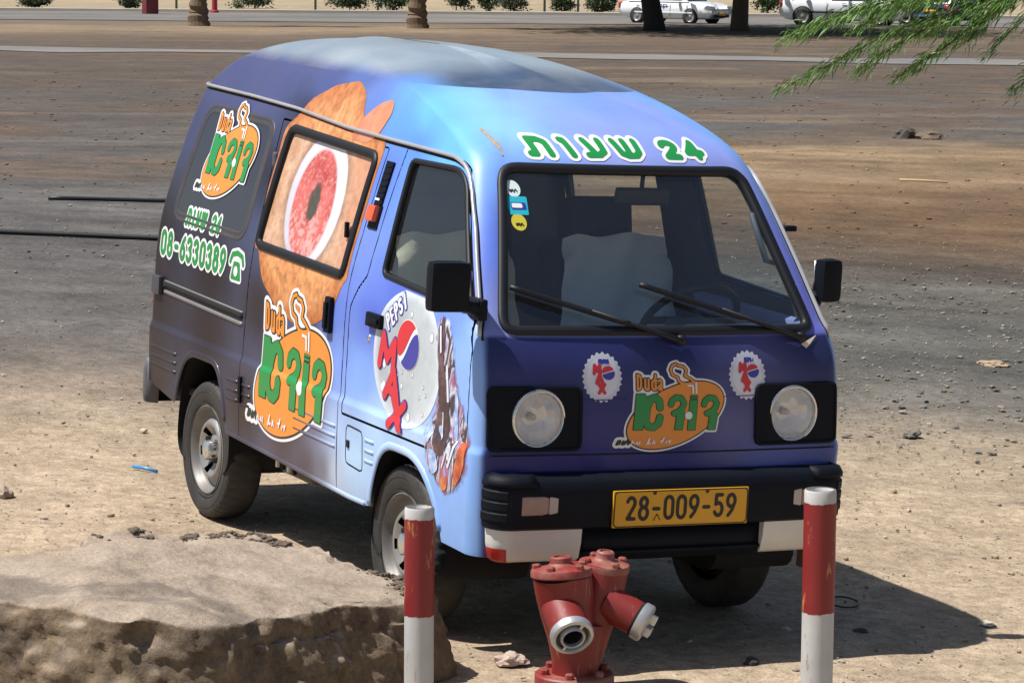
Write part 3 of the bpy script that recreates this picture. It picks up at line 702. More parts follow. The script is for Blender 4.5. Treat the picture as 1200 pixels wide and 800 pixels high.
# ---- drink print on the front door: silver disc with drops, lettering, emblem and a splash
def disc_art(parent_name, fmap, cx, cz, R_, Rz, wave, st, mats, tilt=0.):
    gx, gy, X, Y = grid(cx-R_*1.12, cx+R_*1.12, cz-Rz*1.12, cz+Rz*1.12, st)
    return gx, gy, X, Y
M_disc = food_mat('print_silver', (.36, .41, .45), (.47, .52, .56), (.60, .65, .69), 3.)
cx, cz, ra, rb = -.583, .905, .268, .232
gx, gy, X, Y = grid(-.88, -.28, .655, 1.145, .007)
disc = s_ell(X, Y, cx, cz, ra, rb, 0)
disc = np.maximum(disc, s_poly(X, Y, [(-.9, .69), (-.2, .60), (-.2, 1.2), (-.165, 1.105), (-.862, 1.138), (-.9, 1.14)]) if False else disc)
wd = s_poly(X, Y, offset_poly(W_DOOR, .014)); disc = np.maximum(disc, -wd)
def disc_col(a, b):
    r = s_ell(a, b, cx, cz, ra, rb); n1 = fbm(a*9, b*9, 3, 23)-.5; c = lerp3((.34, .39, .43), (.58, .63, .67), np.clip(.45+1.2*(a-cx)-.9*(b-cz)+.6*n1, 0, 1))
    return lerp3(c, np.array([.66, .72, .80])*np.ones(3), sstep(-.05, .0, r)*.8)
cap_o = soft_print('drink_print', disc, gx, gy, disc_col, .0012)
def stxt(txt, x0, z0, h, ang, wsc, gap, sw, stp=.0045, spread=1.25):
    L_ = len(txt)*h*.8; c, s = math.cos(ang), math.sin(ang)
    gX, gY, A_, B_ = grid(-.02, L_+.02, -.03, h+.03, stp); S, _ = s_text(A_, B_, txt, h, wsc, gap, sw); fm = lambda a, b: side_pt(x0+c*np.asarray(a)-s*np.asarray(b), z0+s*np.asarray(a)+c*np.asarray(b))
    return gX, gY, S, fm
gX, gY, S, fm = stxt('PEPSI', -.735, .985, .056, math.radians(38), .72, .013, .011); art_mesh('small_letter_edge', S-.005, gX, gY, fm, D_blue, .0024, cap_o, True); art_mesh('small_letter', S, gX, gY, fm, D_white, .0036, cap_o, True)
em = s_ell(X, Y, -.575, .955, .090, .084, math.radians(-25))
wv = (Y-.955)-.75*(X+.575)-.016*np.sin((X+.575)*40)
art_mesh('emblem', em, gx, gy, side_pt, D_white, .0024, cap_o)
art_mesh('emblem_red', np.maximum(em+.003, -(wv-.012)), gx, gy, side_pt, D_red, .0036, cap_o); art_mesh('emblem_blue', np.maximum(em+.003, wv+.012), gx, gy, side_pt, D_blue, .0036, cap_o)
S = np.full(X.shape, 9.)
for ch, x0, z0, h in (('M', -.790, .862, .105), ('A', -.735, .762, .100), ('X', -.680, .672, .095)):
    ca, sa = math.cos(math.radians(-8)), math.sin(math.radians(-8))
    for stx in GL[ch]: S = np.minimum(S, d_poly(X, Y, [(x0+ca*px*h*2.1-sa*py*h, z0+sa*px*h*2.1+ca*py*h) for px, py in stx]))
art_mesh('big_letter_edge', S-.022, gx, gy, side_pt, D_blue, .0030, cap_o, True); art_mesh('big_letter', S-.0165, gx, gy, side_pt, D_red, .0048, cap_o, True)
M_drop = plain('print_drops', (.78, .8, .84), .3, coat=.3); M_dropd = plain('print_drop_edge', (.27, .31, .36), .3)
S = np.full(X.shape, 9.); r_ = random.Random(3)
for k in range(26):
    a, q = r_.random()*6.28, r_.random()**.5*.9; r0_ = r_.choice((.005, .006, .008, .012))
    xx, zz = cx+ra*q*math.cos(a), cz+rb*q*math.sin(a); S = np.minimum(S, s_ell(X, Y, xx, zz, r0_, r0_*1.3))
art_mesh('drop_edge', np.maximum(S-.0025, disc+.01), gx, gy, side_pt, M_dropd, .0018, cap_o, True); art_mesh('drop', np.maximum(S, disc+.01), gx, gy, side_pt, M_drop, .0021, cap_o, True)
# splash of bottle, ice and bubbles ahead of the disc
def splash_mat():
    m, t, b = new_mat('print_splash'); tc = t.nodes.new('ShaderNodeTexCoord'); mp = t.nodes.new('ShaderNodeMapping'); mp.inputs['Rotation'].default_value = (0, math.radians(28), 0); mp.inputs['Scale'].default_value = (9, 3, 3.2)
    t.links.new(tc.outputs['Object'], mp.inputs[0]); n1 = t.nodes.new('ShaderNodeTexNoise'); n1.inputs['Scale'].default_value = 1.3; n1.inputs['Detail'].default_value = 5; n1.inputs['Distortion'].default_value = 1.6
    t.links.new(mp.outputs[0], n1.inputs['Vector']); cr = t.nodes.new('ShaderNodeValToRGB'); e = cr.color_ramp.elements
    e[0].position = .22; e[0].color = (.05, .08, .30, 1); e[1].position = .86; e[1].color = (.55, .1, .04, 1)
    for ps, c in ((.33, (.28, .40, .78)), (.40, (.72, .76, .84)), (.44, (.10, .05, .06)), (.50, (.04, .03, .05)), (.54, (.60, .62, .74)), (.58, (.28, .18, .36)), (.63, (.45, .08, .05)), (.68, (.22, .30, .66)), (.74, (.62, .28, .10))): k = e.new(ps); k.color = (*c, 1)
    t.links.new(n1.outputs['Fac'], cr.inputs[0]); t.links.new(cr.outputs[0], b.inputs['Base Color']); b.inputs['Roughness'].default_value = .38; b.inputs['Coat Weight'].default_value = .25
    # the print breaks up into bubbles towards its edge
    at = t.nodes.new('ShaderNodeAttribute'); at.attribute_name = 'Col'; n2 = t.nodes.new('ShaderNodeTexNoise'); n2.inputs['Scale'].default_value = 26; n2.inputs['Detail'].default_value = 4; t.links.new(tc.outputs['Object'], n2.inputs['Vector'])
    ad = t.nodes.new('ShaderNodeMath'); ad.operation = 'ADD'; t.links.new(at.outputs['Fac'], ad.inputs[0]); t.links.new(n2.outputs['Fac'], ad.inputs[1]); mr_ = t.nodes.new('ShaderNodeMapRange'); mr_.inputs[1].default_value = .72; mr_.inputs[2].default_value = 1.05; t.links.new(ad.outputs[0], mr_.inputs[0])
    t.links.new(mr_.outputs[0], b.inputs['Alpha']); return m
gx, gy, X, Y = grid(-.50, -.035, .47, 1.14, .008)
SPL = rpoly([(-.365, 1.07), (-.30, 1.085), (-.245, 1.02), (-.19, .86), (-.125, .80), (-.07, .70), (-.075, .62), (-.155, .545), (-.205, .515), (-.28, .555), (-.36, .60), (-.40, .70), (-.335, .74), (-.31, .86), (-.335, .98)], .04)
sp = s_poly(X, Y, SPL)+.004*np.sin(X*60)*np.sin(Y*52); sp = np.maximum(sp, -(s_poly(X, Y, ARCH_F)-.02))
a_, b_, f_ = msq(gx, gy, sp-.03); p_, n_ = side_pt(a_, b_); fd = np.clip((.03-s_poly(a_, b_, SPL))/.07, 0, 1)
if np.dot(np.cross(p_[f_[9][1]]-p_[f_[9][0]], p_[f_[9][2]]-p_[f_[9][0]]), n_[f_[9][0]]) < 0: f_ = [q[::-1] for q in f_]
spl = mk('splash_print', p_+n_*.0024, f_, splash_mat(), van, True, n_, np.stack([fd]*3, -1))
D_sil = plain('print_bright', (.70, .74, .82), .3, coat=.3, var=.15, scale=20); D_brn = food_mat('print_brown', (.03, .02, .03), (.09, .045, .05), (.22, .13, .16), 14); D_ora = food_mat('print_flame', (.35, .04, .03), (.60, .12, .04), (.7, .32, .12), 14); D_ice = food_mat('print_ice', (.12, .22, .6), (.36, .52, .85), (.75, .8, .88), 18)
def blobs(L_, wob=.004): return np.minimum.reduce([s_poly(X, Y, rpoly(q, .03)) for q in L_])+wob*np.sin(X*80+Y*30)*np.sin(Y*70)
art_mesh('bottle', blobs([[(-.355, 1.06), (-.315, 1.07), (-.285, .99), (-.30, .93), (-.245, .86), (-.215, .74), (-.235, .64), (-.31, .63), (-.335, .70), (-.31, .80), (-.335, .93)]]), gx, gy, side_pt, D_brn, .0034, spl)
art_mesh('ice_cube', blobs([[(-.40, .70), (-.345, .74), (-.33, .69), (-.37, .655)], [(-.355, .64), (-.30, .65), (-.27, .58), (-.33, .565)], [(-.305, .72), (-.265, .74), (-.26, .68)], [(-.19, .88), (-.165, .84), (-.15, .70), (-.185, .72)]]), gx, gy, side_pt, D_ice, .0046, spl, True)
art_mesh('flame', blobs([[(-.12, .71), (-.075, .70), (-.085, .61), (-.15, .545), (-.16, .60)], [(-.235, .575), (-.19, .57), (-.215, .515), (-.265, .54)]]), gx, gy, side_pt, D_ora, .0046, spl, True)
S = np.minimum.reduce([d_poly(X, Y, q)-wq for q, wq in (([(-.335, 1.05), (-.315, .97)], .006), ([(-.262, .93), (-.24, .82)], .007), ([(-.272, .78), (-.262, .69)], .004), ([(-.15, .70), (-.20, .61)], .006), ([(-.215, .66), (-.245, .60)], .004))])
art_mesh('highlight', S, gx, gy, side_pt, D_sil, .0054, spl, True)

# ---- bottle caps printed on the front
for nm, cy_, cz_ in (('cap_print', -.252, .926), ('cap_print', .299, .926)):
    gx, gy, X, Y = grid(cy_-.1, cy_+.1, cz_-.11, cz_+.11, .005)
    th = np.arctan2(Y-cz_, X-cy_); S = s_ell(X, Y, cy_, cz_, .070, .078)+.004*np.sin(th*24)
    o = art_mesh(nm, S, gx, gy, front_pt, D_white if False else plain('print_cap', (.60, .62, .74), .35, var=.12, coat=.2, scale=25), .0014)
    art_mesh('cap_face', s_ell(X, Y, cy_, cz_, .058, .064), gx, gy, front_pt, plain('print_cap_face', (.70, .71, .80), .35, coat=.2), .0022, o)
    em = s_ell(X, Y, cy_+.022, cz_+.014, .024, .022, math.radians(-20)); wv = (Y-cz_-.018)-.25*(X-cy_-.02)
    art_mesh('emblem_red', np.maximum(em, -wv), gx, gy, front_pt, D_red, .0032, o); art_mesh('emblem_blue', np.maximum(em, wv+.004), gx, gy, front_pt, D_blue, .0032, o)
    S = np.full(X.shape, 9.)
    for ch, a, b in (('M', -.030, .012), ('A', -.022, -.018), ('X', -.014, -.050)):
        for stx in GL[ch]: S = np.minimum(S, d_poly(X, Y, [(cy_+a+px*.046, cz_+b+py*.028) for px, py in stx]))
    art_mesh('cap_letter', S-.0058, gx, gy, front_pt, D_red, .004, o, True)
    S, _ = s_text(X, Y, 'PEPSI', .013, .8, .003, .003, cy_-.012, cz_+.044); art_mesh('cap_small_letter', S-.001, gx, gy, front_pt, D_blue, .0032, o, True)
# ------------------------------------------------------------------ van hardware
def skin_box(name, x, z, dx, dz, th, mat, bev=.004, off=0., mirror=False, parent=van, rotd=0.):
    p, n = side_pt([x], [z]); p, n = p[0], n[0]
    if mirror: p = p*[1, -1, 1]; n = n*[1, -1, 1]
    n = Vector(n); xa = Vector((1, 0, 0)); xa = (xa-n*xa.dot(n)).normalized(); za = n.cross(xa)*(-1 if n.y < 0 else 1)
    if za.z < 0: za = -za
    R3 = Matrix((xa, n, za)).transposed()
    if rotd: R3 = R3 @ Matrix.Rotation(math.radians(rotd), 3, 'Y')
    o = MB().box((0, 0, 0), (dx, th, dz), None, bev).build(name, mat, parent, sharp=40)
    o.matrix_local = Matrix.Translation(Vector(p)+n*(th/2+off)) @ R3.to_4x4(); return o
def skin_line(name, pts2, prof, mat, mirror=False, parent=van, closed=False, cols=False, off=0., where='side', step=.02):
    q = resample(pts2, step, closed); p, n = (side_pt if where == 'side' else front_pt)(q[:, 0], q[:, 1])
    if mirror: p = p*[1, -1, 1]; n = n*[1, -1, 1]
    vs, fs = sweep(p+n*off, n, prof, closed)
    c = None
    if cols: c = idw(SIDE_C if where == 'side' else FRONT_C, vs[:, 0] if where == 'side' else vs[:, 1], vs[:, 2])
    return mk(name, vs, fs, mat, parent, True, None, c)
# drip rail: along the roof edge and down the windscreen pillar
RAIL = [(-2.905, 1.668), (-2.39, 1.658), (-1.93, 1.643), (-1.46, 1.612), (-1.08, 1.600), (-.77, 1.592), (-.59, 1.587), (-.52, 1.575), (-.475, 1.555), (-.425, 1.505), (-.33, 1.385), (-.212, 1.215), (-.10, 1.05)]
RAIL = [tuple(a) for a in resample(RAIL, .05)]
for mir in (False, True):
    skin_line('drip_rail', RAIL, [(-.0065, -.002), (-.0065, .010), (-.003, .013), (.004, .013), (.006, .009), (.006, -.002)], M_rail, mir, step=.03)
    skin_line('rail_groove', [(a+ (0 if a < -.6 else .012), b-.010) for a, b in RAIL], [(-.005, .0), (0, .002), (.005, .0)], M_dark, mir, step=.03)
# sliding-door track with end bracket
for mir in (False, True):
    skin_line('door_track', [(-2.90, .866), (-2.055, .850)], [(-.014, 0), (-.012, .006), (.012, .006), (.014, 0)], M_dark, mir)
    skin_line('track_trim', [(-2.89, .835), (-2.055, .818)], bump(.016, .006), M_track, mir)
    skin_line('track_trim', [(-2.89, .878), (-2.055, .863)], bump(.008, .005), M_track, mir)
    skin_box('track_bracket', -2.955, .855, .085, .075, .02, plain('bracket_grey', (.06, .06, .075), .5), .006, mirror=mir)
# pressed ribs
for mir in (False, True):
    for k in range(3):
        z0 = .607-.036*k; dx = .012*k
        for xa, xb in ((-3.0, -2.715), (-2.165, -2.055), (-2.01, -1.93), (-1.50, -1.125), (-.868, -.795)):
            skin_line('rib', [(xa, z0-.012*(xa+3.0)*.9), (xb, z0-.012*(xb+3.0)*.9)], bump(.013, .004, 5), M_paint, mir, cols=True, step=.05)
    skin_line('arch_lip', [q for q in ARCH_R if q[1] > .40], bump(.028, .006), M_paint, mir, cols=True)
    skin_line('arch_lip', [q for q in ARCH_F if q[1] > .36], bump(.028, .006), M_paint, mir, cols=True)
    skin_line('sill_lip', [(-2.16, .390), (-1.0, .358), (-.86, .36)], bump(.018, .006), M_paint, mir, cols=True)
# fuel flap: its shaded gap drawn as a dark ribbon on the skin, and its lock
flap = rpoly([(-1.03, .475), (-.885, .465), (-.892, .605), (-1.03, .610)], .02)
skin_line('fuel_flap_gap', flap, [(-.0035, .0), (0, .0012), (.0035, .0)], M_dark, closed=True)
skin_box('fuel_flap_lock', -1.008, .545, .022, .026, .006, M_dark, .003)
# louvre and side lamp on the B pillar
lv_o = skin_box('pillar_vent', -1.040, 1.425, .058, .215, .008, M_black, .003, rotd=1)
for k in range(9): skin_box('vent_slat', -1.038, 1.335+.022*k, .048, .009, .006, M_black, .002, .005)
skin_box('vent_badge', -1.045, 1.395, .034, .008, .002, D_white, 0, .010)
skin_box('side_lamp', -1.042, 1.345, .062, .058, .024, M_orange, .010, .004); skin_box('side_lamp_base', -1.040, 1.335, .075, .085, .006, M_black, .003)
for mir in (False, True):
    # handles
    skin_box('door_handle', -.845, 1.000, .120, .050, .018, M_black, .008, mirror=mir); skin_box('door_handle_grip', -.835, 1.000, .085, .020, .012, M_black, .005, .016, mirror=mir)
    skin_box('sliding_handle', -1.235, .967, .052, .130, .018, M_black, .010, mirror=mir); skin_box('sliding_handle_grip', -1.235, .965, .024, .095, .014, M_black, .006, .014, mirror=mir)
    lk = MB().lathe([(.0, .004), (.009, .004), (.012, 0)], 14); p, n = side_pt([-.897], [.932]); q = Vector(p[0])*1; 
    if mir: q.y = -q.y
    o = lk.build('lock_barrel', M_chrome, van); o.matrix_local = Matrix.Translation(q) @ Matrix.Rotation(math.radians(90 if not mir else -90), 4, 'X')
    skin_box('hinge_catch', -2.018, .575, .022, .10, .010, M_black, .003, mirror=mir)
# seam between front panel and apron, and pillar seams
skin_line('apron_seam', [(-.655, .678), (0, .678), (.655, .678)], [(-.003, .0), (0, .0012), (.003, .0)], M_dark, where='front')
skin_line('hood_crease', [(-.33, .853), (-.165, .855)], bump(.007, .0018, 5), M_paint, cols=True, where='front'); skin_line('hood_crease', [(.20, .858), (.36, .86)], bump(.007, .0018, 5), M_paint, cols=True, where='front')
# grab rail nub on the far pillar and torn vinyl by the wiper
MB().box((0, 0, 0), (.03, .05, .02), None, .006).build('pillar_nub', M_black, van).matrix_local = Matrix.Translation((-.335, .622, 1.385))

# ---- headlamps
for sy in (-1, 1):
    yc = sy*.481; zc = .795
    outer = (sy*.655, sy*.333)
    gx, gy, X, Y = grid(min(outer)-.02, max(outer)+.02, .67, .92, .008)
    S = s_poly(X, Y, rpoly([(outer[1], .697), (outer[0], .697), (outer[0], .895), (outer[1], .893)], .018))
    root = art_mesh('headlight', np.maximum(S, -s_ell(X, Y, yc, zc, .088, .092)), gx, gy, front_pt, M_black, .006)
    root.name = 'headlight'
    q = resample(rpoly([(outer[1], .697), (outer[0], .697), (outer[0], .895), (outer[1], .893)], .02), .015, True); p, n = front_pt(q[:, 0], q[:, 1]); vs, fs = sweep(p, n, [(-.006, -.004), (-.006, .010), (.004, .010), (.006, -.004)], True); mk('bezel_edge', vs, fs, M_black, root)
    xb = float(front_pt([yc], [zc])[0][0][0])
    MX = Matrix.Translation((xb-.002, yc, zc)) @ Matrix.Rotation(math.radians(90), 4, 'Y') @ Matrix.Rotation(math.radians(90), 4, 'Z')
    MB().lathe([(.096, -.02), (.097, .006), (.092, .012), (.087, .010), (.086, -.02)], 40, MX).build('lamp_ring', M_chrome, root)
    MB().lathe([(.003, -.062), (.03, -.058), (.055, -.045), (.075, -.024), (.086, -.004)], 18, MX).build('reflector', plain('reflector', (.86, .86, .86), .22, metal=.35, var=.12, scale=40), root, smooth=False)
    MB().lathe([(.0, -.03), (.010, -.03), (.012, -.055)], 12, MX).build('bulb', plain('bulb', (.5, .5, .48), .2), root)
    m = glass_mat('lamp_glass', (.94, .95, .95), .9, .10); t = m.node_tree
    wv = t.nodes.new('ShaderNodeTexWave'); wv.inputs['Scale'].default_value = 22; wv.bands_direction = 'Y'; tcn = t.nodes.new('ShaderNodeTexCoord'); t.links.new(tcn.outputs['Object'], wv.inputs['Vector'])
    bpn = t.nodes.new('ShaderNodeBump'); bpn.inputs['Strength'].default_value = .12; bpn.inputs['Distance'].default_value = .01; t.links.new(wv.outputs['Fac'], bpn.inputs['Height'])
    for nn in t.nodes:
        if nn.bl_idname == 'ShaderNodeBsdfGlossy': t.links.new(bpn.outputs[0], nn.inputs['Normal'])
    MB().lathe([(.0, .026), (.03, .024), (.055, .019), (.075, .010), (.088, .0)], 40, MX).build('lens', m, root)

# ---- front bumper, skirts, plate
def xfront(y, z): return float(front_pt0(np.array([y]), np.array([z]))[0, 0])
def bumper_path(half, xo, r, step=.03):
    pts = [(.0, -half)]
    for k in range(9):
        a = math.radians(90*k/8); pts.append((xo-r+r*math.sin(a), -half+r-r*math.cos(a)))
    pts += [(xo+.012*(1-(y/.5)**2)*1.0, y) for y in np.linspace(-half+r+.02, half-r-.02, 25)]
    for k in range(9):
        a = math.radians(90*k/8); pts.append((xo-r+r*math.cos(a), half-r+r*math.sin(a)))
    pts.append((.0, half)); return resample(pts, step)
def loft(path, prof, inset=None):
    """prof: (outward offset, z) swept round a plan path"""
    q = np.array(path); tn = np.gradient(q, axis=0); tn /= np.linalg.norm(tn, axis=1)[:, None]; nr = np.stack([tn[:, 1], -tn[:, 0]], 1)
    vs = []; m = len(prof); fs = []
    for i in range(len(q)):
        for o_, z_ in prof: vs.append((q[i, 0]+nr[i, 0]*o_, q[i, 1]+nr[i, 1]*o_, z_))
    for i in range(len(q)-1):
        for j in range(m-1): fs.append((i*m+j, (i+1)*m+j, (i+1)*m+j+1, i*m+j+1))
    fs.append(tuple(range(m))); fs.append(tuple((len(q)-1)*m+j for j in range(m))[::-1])
    return vs, fs
bp = bumper_path(.657, .078, .075)
vs, fs = loft(bp, [(-.06, .446), (-.005, .446), (.012, .456), (.016, .49), (.016, .565), (.010, .600), (-.01, .618), (-.06, .624)])
bumper = mk('bumper', vs, fs, M_black, van); bumper.data.set_sharp_from_angle(angle=math.radians(50))
for sy in (-1, 1):
    for k in range(3):
        z0 = .478+.036*k
        part = [q for q in bp if (q[1]*sy > .595 and q[0] > -.10)]
        vs, fs = loft(part, [(.014, z0), (.0185, z0+.001), (.0195, z0+.024), (.014, z0+.029)]); mk('bumper_rib', vs, fs, M_black, bumper).data.set_sharp_from_angle(angle=math.radians(25))
    part = [q for q in bp if (q[1]*sy > .50 and q[0] > -.12)]
    vs, fs = loft(part, [(.008, .588), (.020, .590), (.020, .602), (.008, .621), (-.02, .628)]); mk('bumper_horn', vs, fs, M_black, bumper)
    MB().box((.080, sy*.492, .530), (.03, .165, .062), None, .006).build('indicator', M_amberclear, bumper)
    MB().box((.0815, sy*.447, .530), (.03, .06, .058), None, .006).build('indicator_lens', plain('clear_lens', (.48, .42, .38), .3, dust=.2), bumper)
    part = [q for q in bp if (q[1]*sy > .335 and q[0] > -.14)]
    if sy > 0: part = part
    vs, fs = loft(part, [(-.10, .350), (-.035, .338), (-.018, .350), (-.006, .40), (-.002, .447), (-.05, .450)])
    sk = mk('skirt', vs, fs, M_white, van); sk.data.set_sharp_from_angle(angle=math.radians(60))
    if sy < 0:
        part = [q for q in bp if (q[1]*sy > .61 and q[0] > -.05 and q[0] < .072)]
        vs, fs = loft(part, [(-.034, .3375), (-.0155, .349), (-.008, .385)]); mk('reflector_patch', vs, fs, plain('red_tape', (.5, .03, .02), .4), sk)
part = [q for q in bp if abs(q[1]) < .36]
vs, fs = loft(part, [(-.06, .335), (-.03, .335), (-.03, .452), (-.06, .452)]); mk('valance', vs, fs, M_black, van)
for k in range(1):
    vs, fs = loft(part, [(-.032, .355+.032*k), (-.02, .358+.032*k), (-.02, .368+.032*k), (-.032, .371+.032*k)]); mk('valance_rib', vs, fs, M_black, van)
pl = MB().box((.108, .003, .513), (.010, .508, .122), None, .004).build('number_plate', M_yellow, van, sharp=40)
gx, gy, X, Y = grid(-.262, .262, -.062, .062, .004)
pm = lambda a, b: (np.stack([np.full(len(a), .1132), np.asarray(a)+.003, np.asarray(b)+.513], -1), np.tile([1., 0, 0], (len(a), 1)))
S, adv = s_text(X, Y, '28-009-59', .076, .86, .0145, .0125); S, adv = s_text(X, Y, '28-009-59', .076, .86, .0145, .0125, -adv/2, -.036)
art_mesh('plate_digit', S, gx, gy, pm, M_ink, .0006, pl, True); art_mesh('plate_border', abs(s_rrect(X, Y, 0, 0, .250, .057, .012))-.0022, gx, gy, pm, M_ink, .0006, pl)
art_mesh('plate_mark', abs(s_poly(X, Y, [(-.103, -.040), (-.078, -.040), (-.0905, -.018)]))-.0018, gx, gy, pm, M_ink, .0008, pl)
for a in (-.10, .098): MB().lathe([(0, .003), (.006, .003), (.007, 0)], 10, Matrix.Translation((.113, a, .565)) @ Matrix.Rotation(math.radians(90), 4, 'Y')).build('plate_screw', M_ink, pl)

# ---- rear: bumper corner, lamps, tailgate window
rp = [(-3.02, -.70)]+[(-3.045-.075*math.sin(math.radians(90*k/6))+.0, -.70+.075-.075*math.cos(math.radians(90*k/6))) for k in range(7)]+[(-3.12, y) for y in np.linspace(-.6, .6, 9)]+[(-3.045-.075*math.cos(math.radians(90*k/6)), .625+.075*math.sin(math.radians(90*k/6))) for k in range(7)]+[(-3.02, .70)]
vs, fs = loft(resample(rp, .04)[::-1], [(-.05, .36), (.0, .365), (.006, .40), (.006, .50), (-.002, .545), (-.05, .55)]); rb_ = mk('rear_bumper', vs, fs, plain('grey_bumper', (.07, .075, .095), .55, dust=.2), van)
for sy in (-1, 1): MB().box((-3.105, sy*.60, .73), (.03, .11, .24), None, .01).build('tail_lamp', plain('red_lens', (.5, .02, .02), .25, coat=.4), van)
MB().box((-3.055, 0, 1.36), (.012, .95, .36), Matrix.Rotation(math.radians(10), 4, 'Y'), .004).build('rear_window', M_rearglass, van)

# ---- mirrors
def mirror(sy, yc, zc, xc, wd, ht):
    root = MB().box((xc, yc, zc), (.065, wd, ht), Matrix.Rotation(math.radians(4)*sy, 4, 'Z'), .028).build('side_mirror', M_black, van, sharp=50)
    MB().box((xc-.034, yc, zc), (.004, wd*.86, ht*.86), None, .0).build('mirror_glass', M_chrome, root)
    ins = sy*.665
    MB().tube([(xc-.005, yc-sy*wd*.3, zc-ht*.32), (xc-.01, yc-sy*wd*.58, zc-ht*.40), (xc-.03, ins, zc-ht*.48), (xc-.05, sy*.645, zc-ht*.5)], [.016, .02, .024, .026], 10).build('mirror_arm', M_black, root)
    MB().box((xc-.055, sy*.655, zc-ht*.48), (.10, .03, .07), None, .01).build('mirror_foot', M_black, root)
mirror(-1, -.790, 1.215, -.09, .138, .165)
mirror(1, .690, 1.225, -.17, .084, .150)

# ---- wipers (park across the glass)
def wiper(piv, mid, tip, tail):
    root = None
    P_ = []
    for (y_, z_) in (piv, mid):
        p, n = front_pt([y_], [z_]); P_.append(Vector(p[0])+Vector(n[0])*.030)
    P_[0] -= Vector((.012, 0, 0))
    root = MB().tube([P_[0], P_[0].lerp(P_[1], .3), P_[1]], [.012, .009, .006], 8).build('wiper', M_gasket, van)
    a, n1 = front_pt([tail[0]], [tail[1]]); b, n2 = front_pt([tip[0]], [tip[1]])
    ts = np.linspace(0, 1, 14); ys = tail[0]+(tip[0]-tail[0])*ts; zs = tail[1]+(tip[1]-tail[1])*ts
    p, n = front_pt(ys, zs); vs, fs = sweep(p, n, [(-.003, .012), (-.009, .020), (-.007, .030), (.007, .030), (.009, .020), (.003, .012)], False); mk('wiper_blade', vs, fs, M_gasket, root)
    MB().lathe([(0, .02), (.016, .018), (.02, 0)], 14, Matrix.Translation(P_[0]-Vector((.012, 0, 0))) @ Matrix.Rotation(math.radians(70), 4, 'Y')).build('wiper_cap', M_gasket, root)
wiper((.045, 1.030), (-.27, 1.120), (-.535, 1.193), (-.14, 1.082))
wiper((.520, 1.032), (.22, 1.125), (-.070, 1.205), (.30, 1.100))

# ---- stickers inside the windscreen
gx, gy, X, Y = grid(-.52, -.36, 1.37, 1.55, .005)
for nm, S, mt in (('round_sticker', s_ell(X, Y, -.438, 1.506, .026, .026), D_pale), ('square_sticker', s_poly(X, Y, [(-.472, 1.482), (-.398, 1.482), (-.404, 1.425), (-.468, 1.425)]), D_cyan), ('round_sticker', s_ell(X, Y, -.444, 1.402, .026, .026), D_yel)):
    art_mesh(nm, S, gx, gy, front_pt, mt, -.002)
art_mesh('sticker_band', s_rrect(X, Y, -.433, 1.452, .026, .011, .002), gx, gy, front_pt, D_blue, -.0012); art_mesh('sticker_panel', s_rrect(X, Y, -.438, 1.453, .018, .007, .002), gx, gy, front_pt, D_white, -.0004)
for yy, zz in ((-.438, 1.50), (-.444, 1.396)): art_mesh('sticker_digits', d_poly(X, Y, [(yy-.013, zz+.003), (yy-.009, zz-.006), (yy-.003, zz+.004), (yy+.003, zz-.006), (yy+.008, zz+.004), (yy+.014, zz-.005)])-.0022, gx, gy, front_pt, D_dark, -.0012)
art_mesh('torn_vinyl', s_poly(*grid(.50, .62, .99, 1.06, .004)[2:], [(.525, 1.022), (.60, 1.052), (.555, 1.016), (.545, 1.008)]), *grid(.50, .62, .99, 1.06, .004)[:2], front_pt, plain('vinyl_back', (.75, .62, .45), .5), .004)

# inner door panels and the peeled corner of the vinyl
for mir in (False, True): skin_line('door_card', [(-.93, 1.065), (-.20, 1.055)], [(-.05, -.045), (-.045, -.06), (.03, -.075), (.035, -.045)], plain('door_card_blue', (.22, .26, .52), .5, var=.1), mir)
gx, gy, X, Y = grid(-.50, -.38, 1.58, 1.70, .005); art_mesh('peeled_patch', s_poly(X, Y, rpoly([(-.447, 1.688), (-.432, 1.66), (-.428, 1.62), (-.440, 1.60), (-.445, 1.635), (-.455, 1.665)], .01))+.003*np.sin(Y*160), gx, gy, front_pt, plain('bare_metal', (.36, .30, .24), .5, var=.4, scale=60), .0016)
# ---- wheels
def tyre(parent, M):
    R_, w_ = .270, .148
    prof = [(.172, -.058), (.185, -.066), (.212, -.072), (.240, -.073), (.256, -.067), (.264, -.058), (.2695, -.045), (.270, -.016), (.270, .016), (.2695, .045), (.264, .058), (.256, .067), (.240, .073), (.212, .072), (.185, .066), (.172, .058)]
    n = 132; vs = []; fs = []; k = len(prof)
    for j in range(n):
        a = 2*math.pi*j/n
        for i, (r, h) in enumerate(prof):
            d = 0
            if i in (5, 6, 9, 10): d = .0055 if (j % 3 == 0) else 0
            if i in (7, 8): d = .004 if ((j+1) % 4 == 0) else 0
            vs.append(M @ Vector(((r-d)*math.cos(a), (r-d)*math.sin(a), h)))
    for j in range(n):
        for i in range(k-1): fs.append((j*k+i, ((j+1) % n)*k+i, ((j+1) % n)*k+i+1, j*k+i+1))
    o = mk('tyre', vs, fs, M_tyre, parent); o.data.set_sharp_from_angle(angle=math.radians(38)); 
    for r in (.228, .180):
        MB().lathe([(r-.002, .072), (r, .0745), (r+.002, .072)], 48, M).build('tyre_bead', M_tyre, o)
    return o
M_tyre = plain('tyre', (.022, .021, .021), .68, var=.3, dust=.08, scale=12, bump=.2, bscale=90)
M_rim = plain('rim_grey', (.16, .155, .15), .5, metal=.3, var=.2, dust=.25, scale=20)
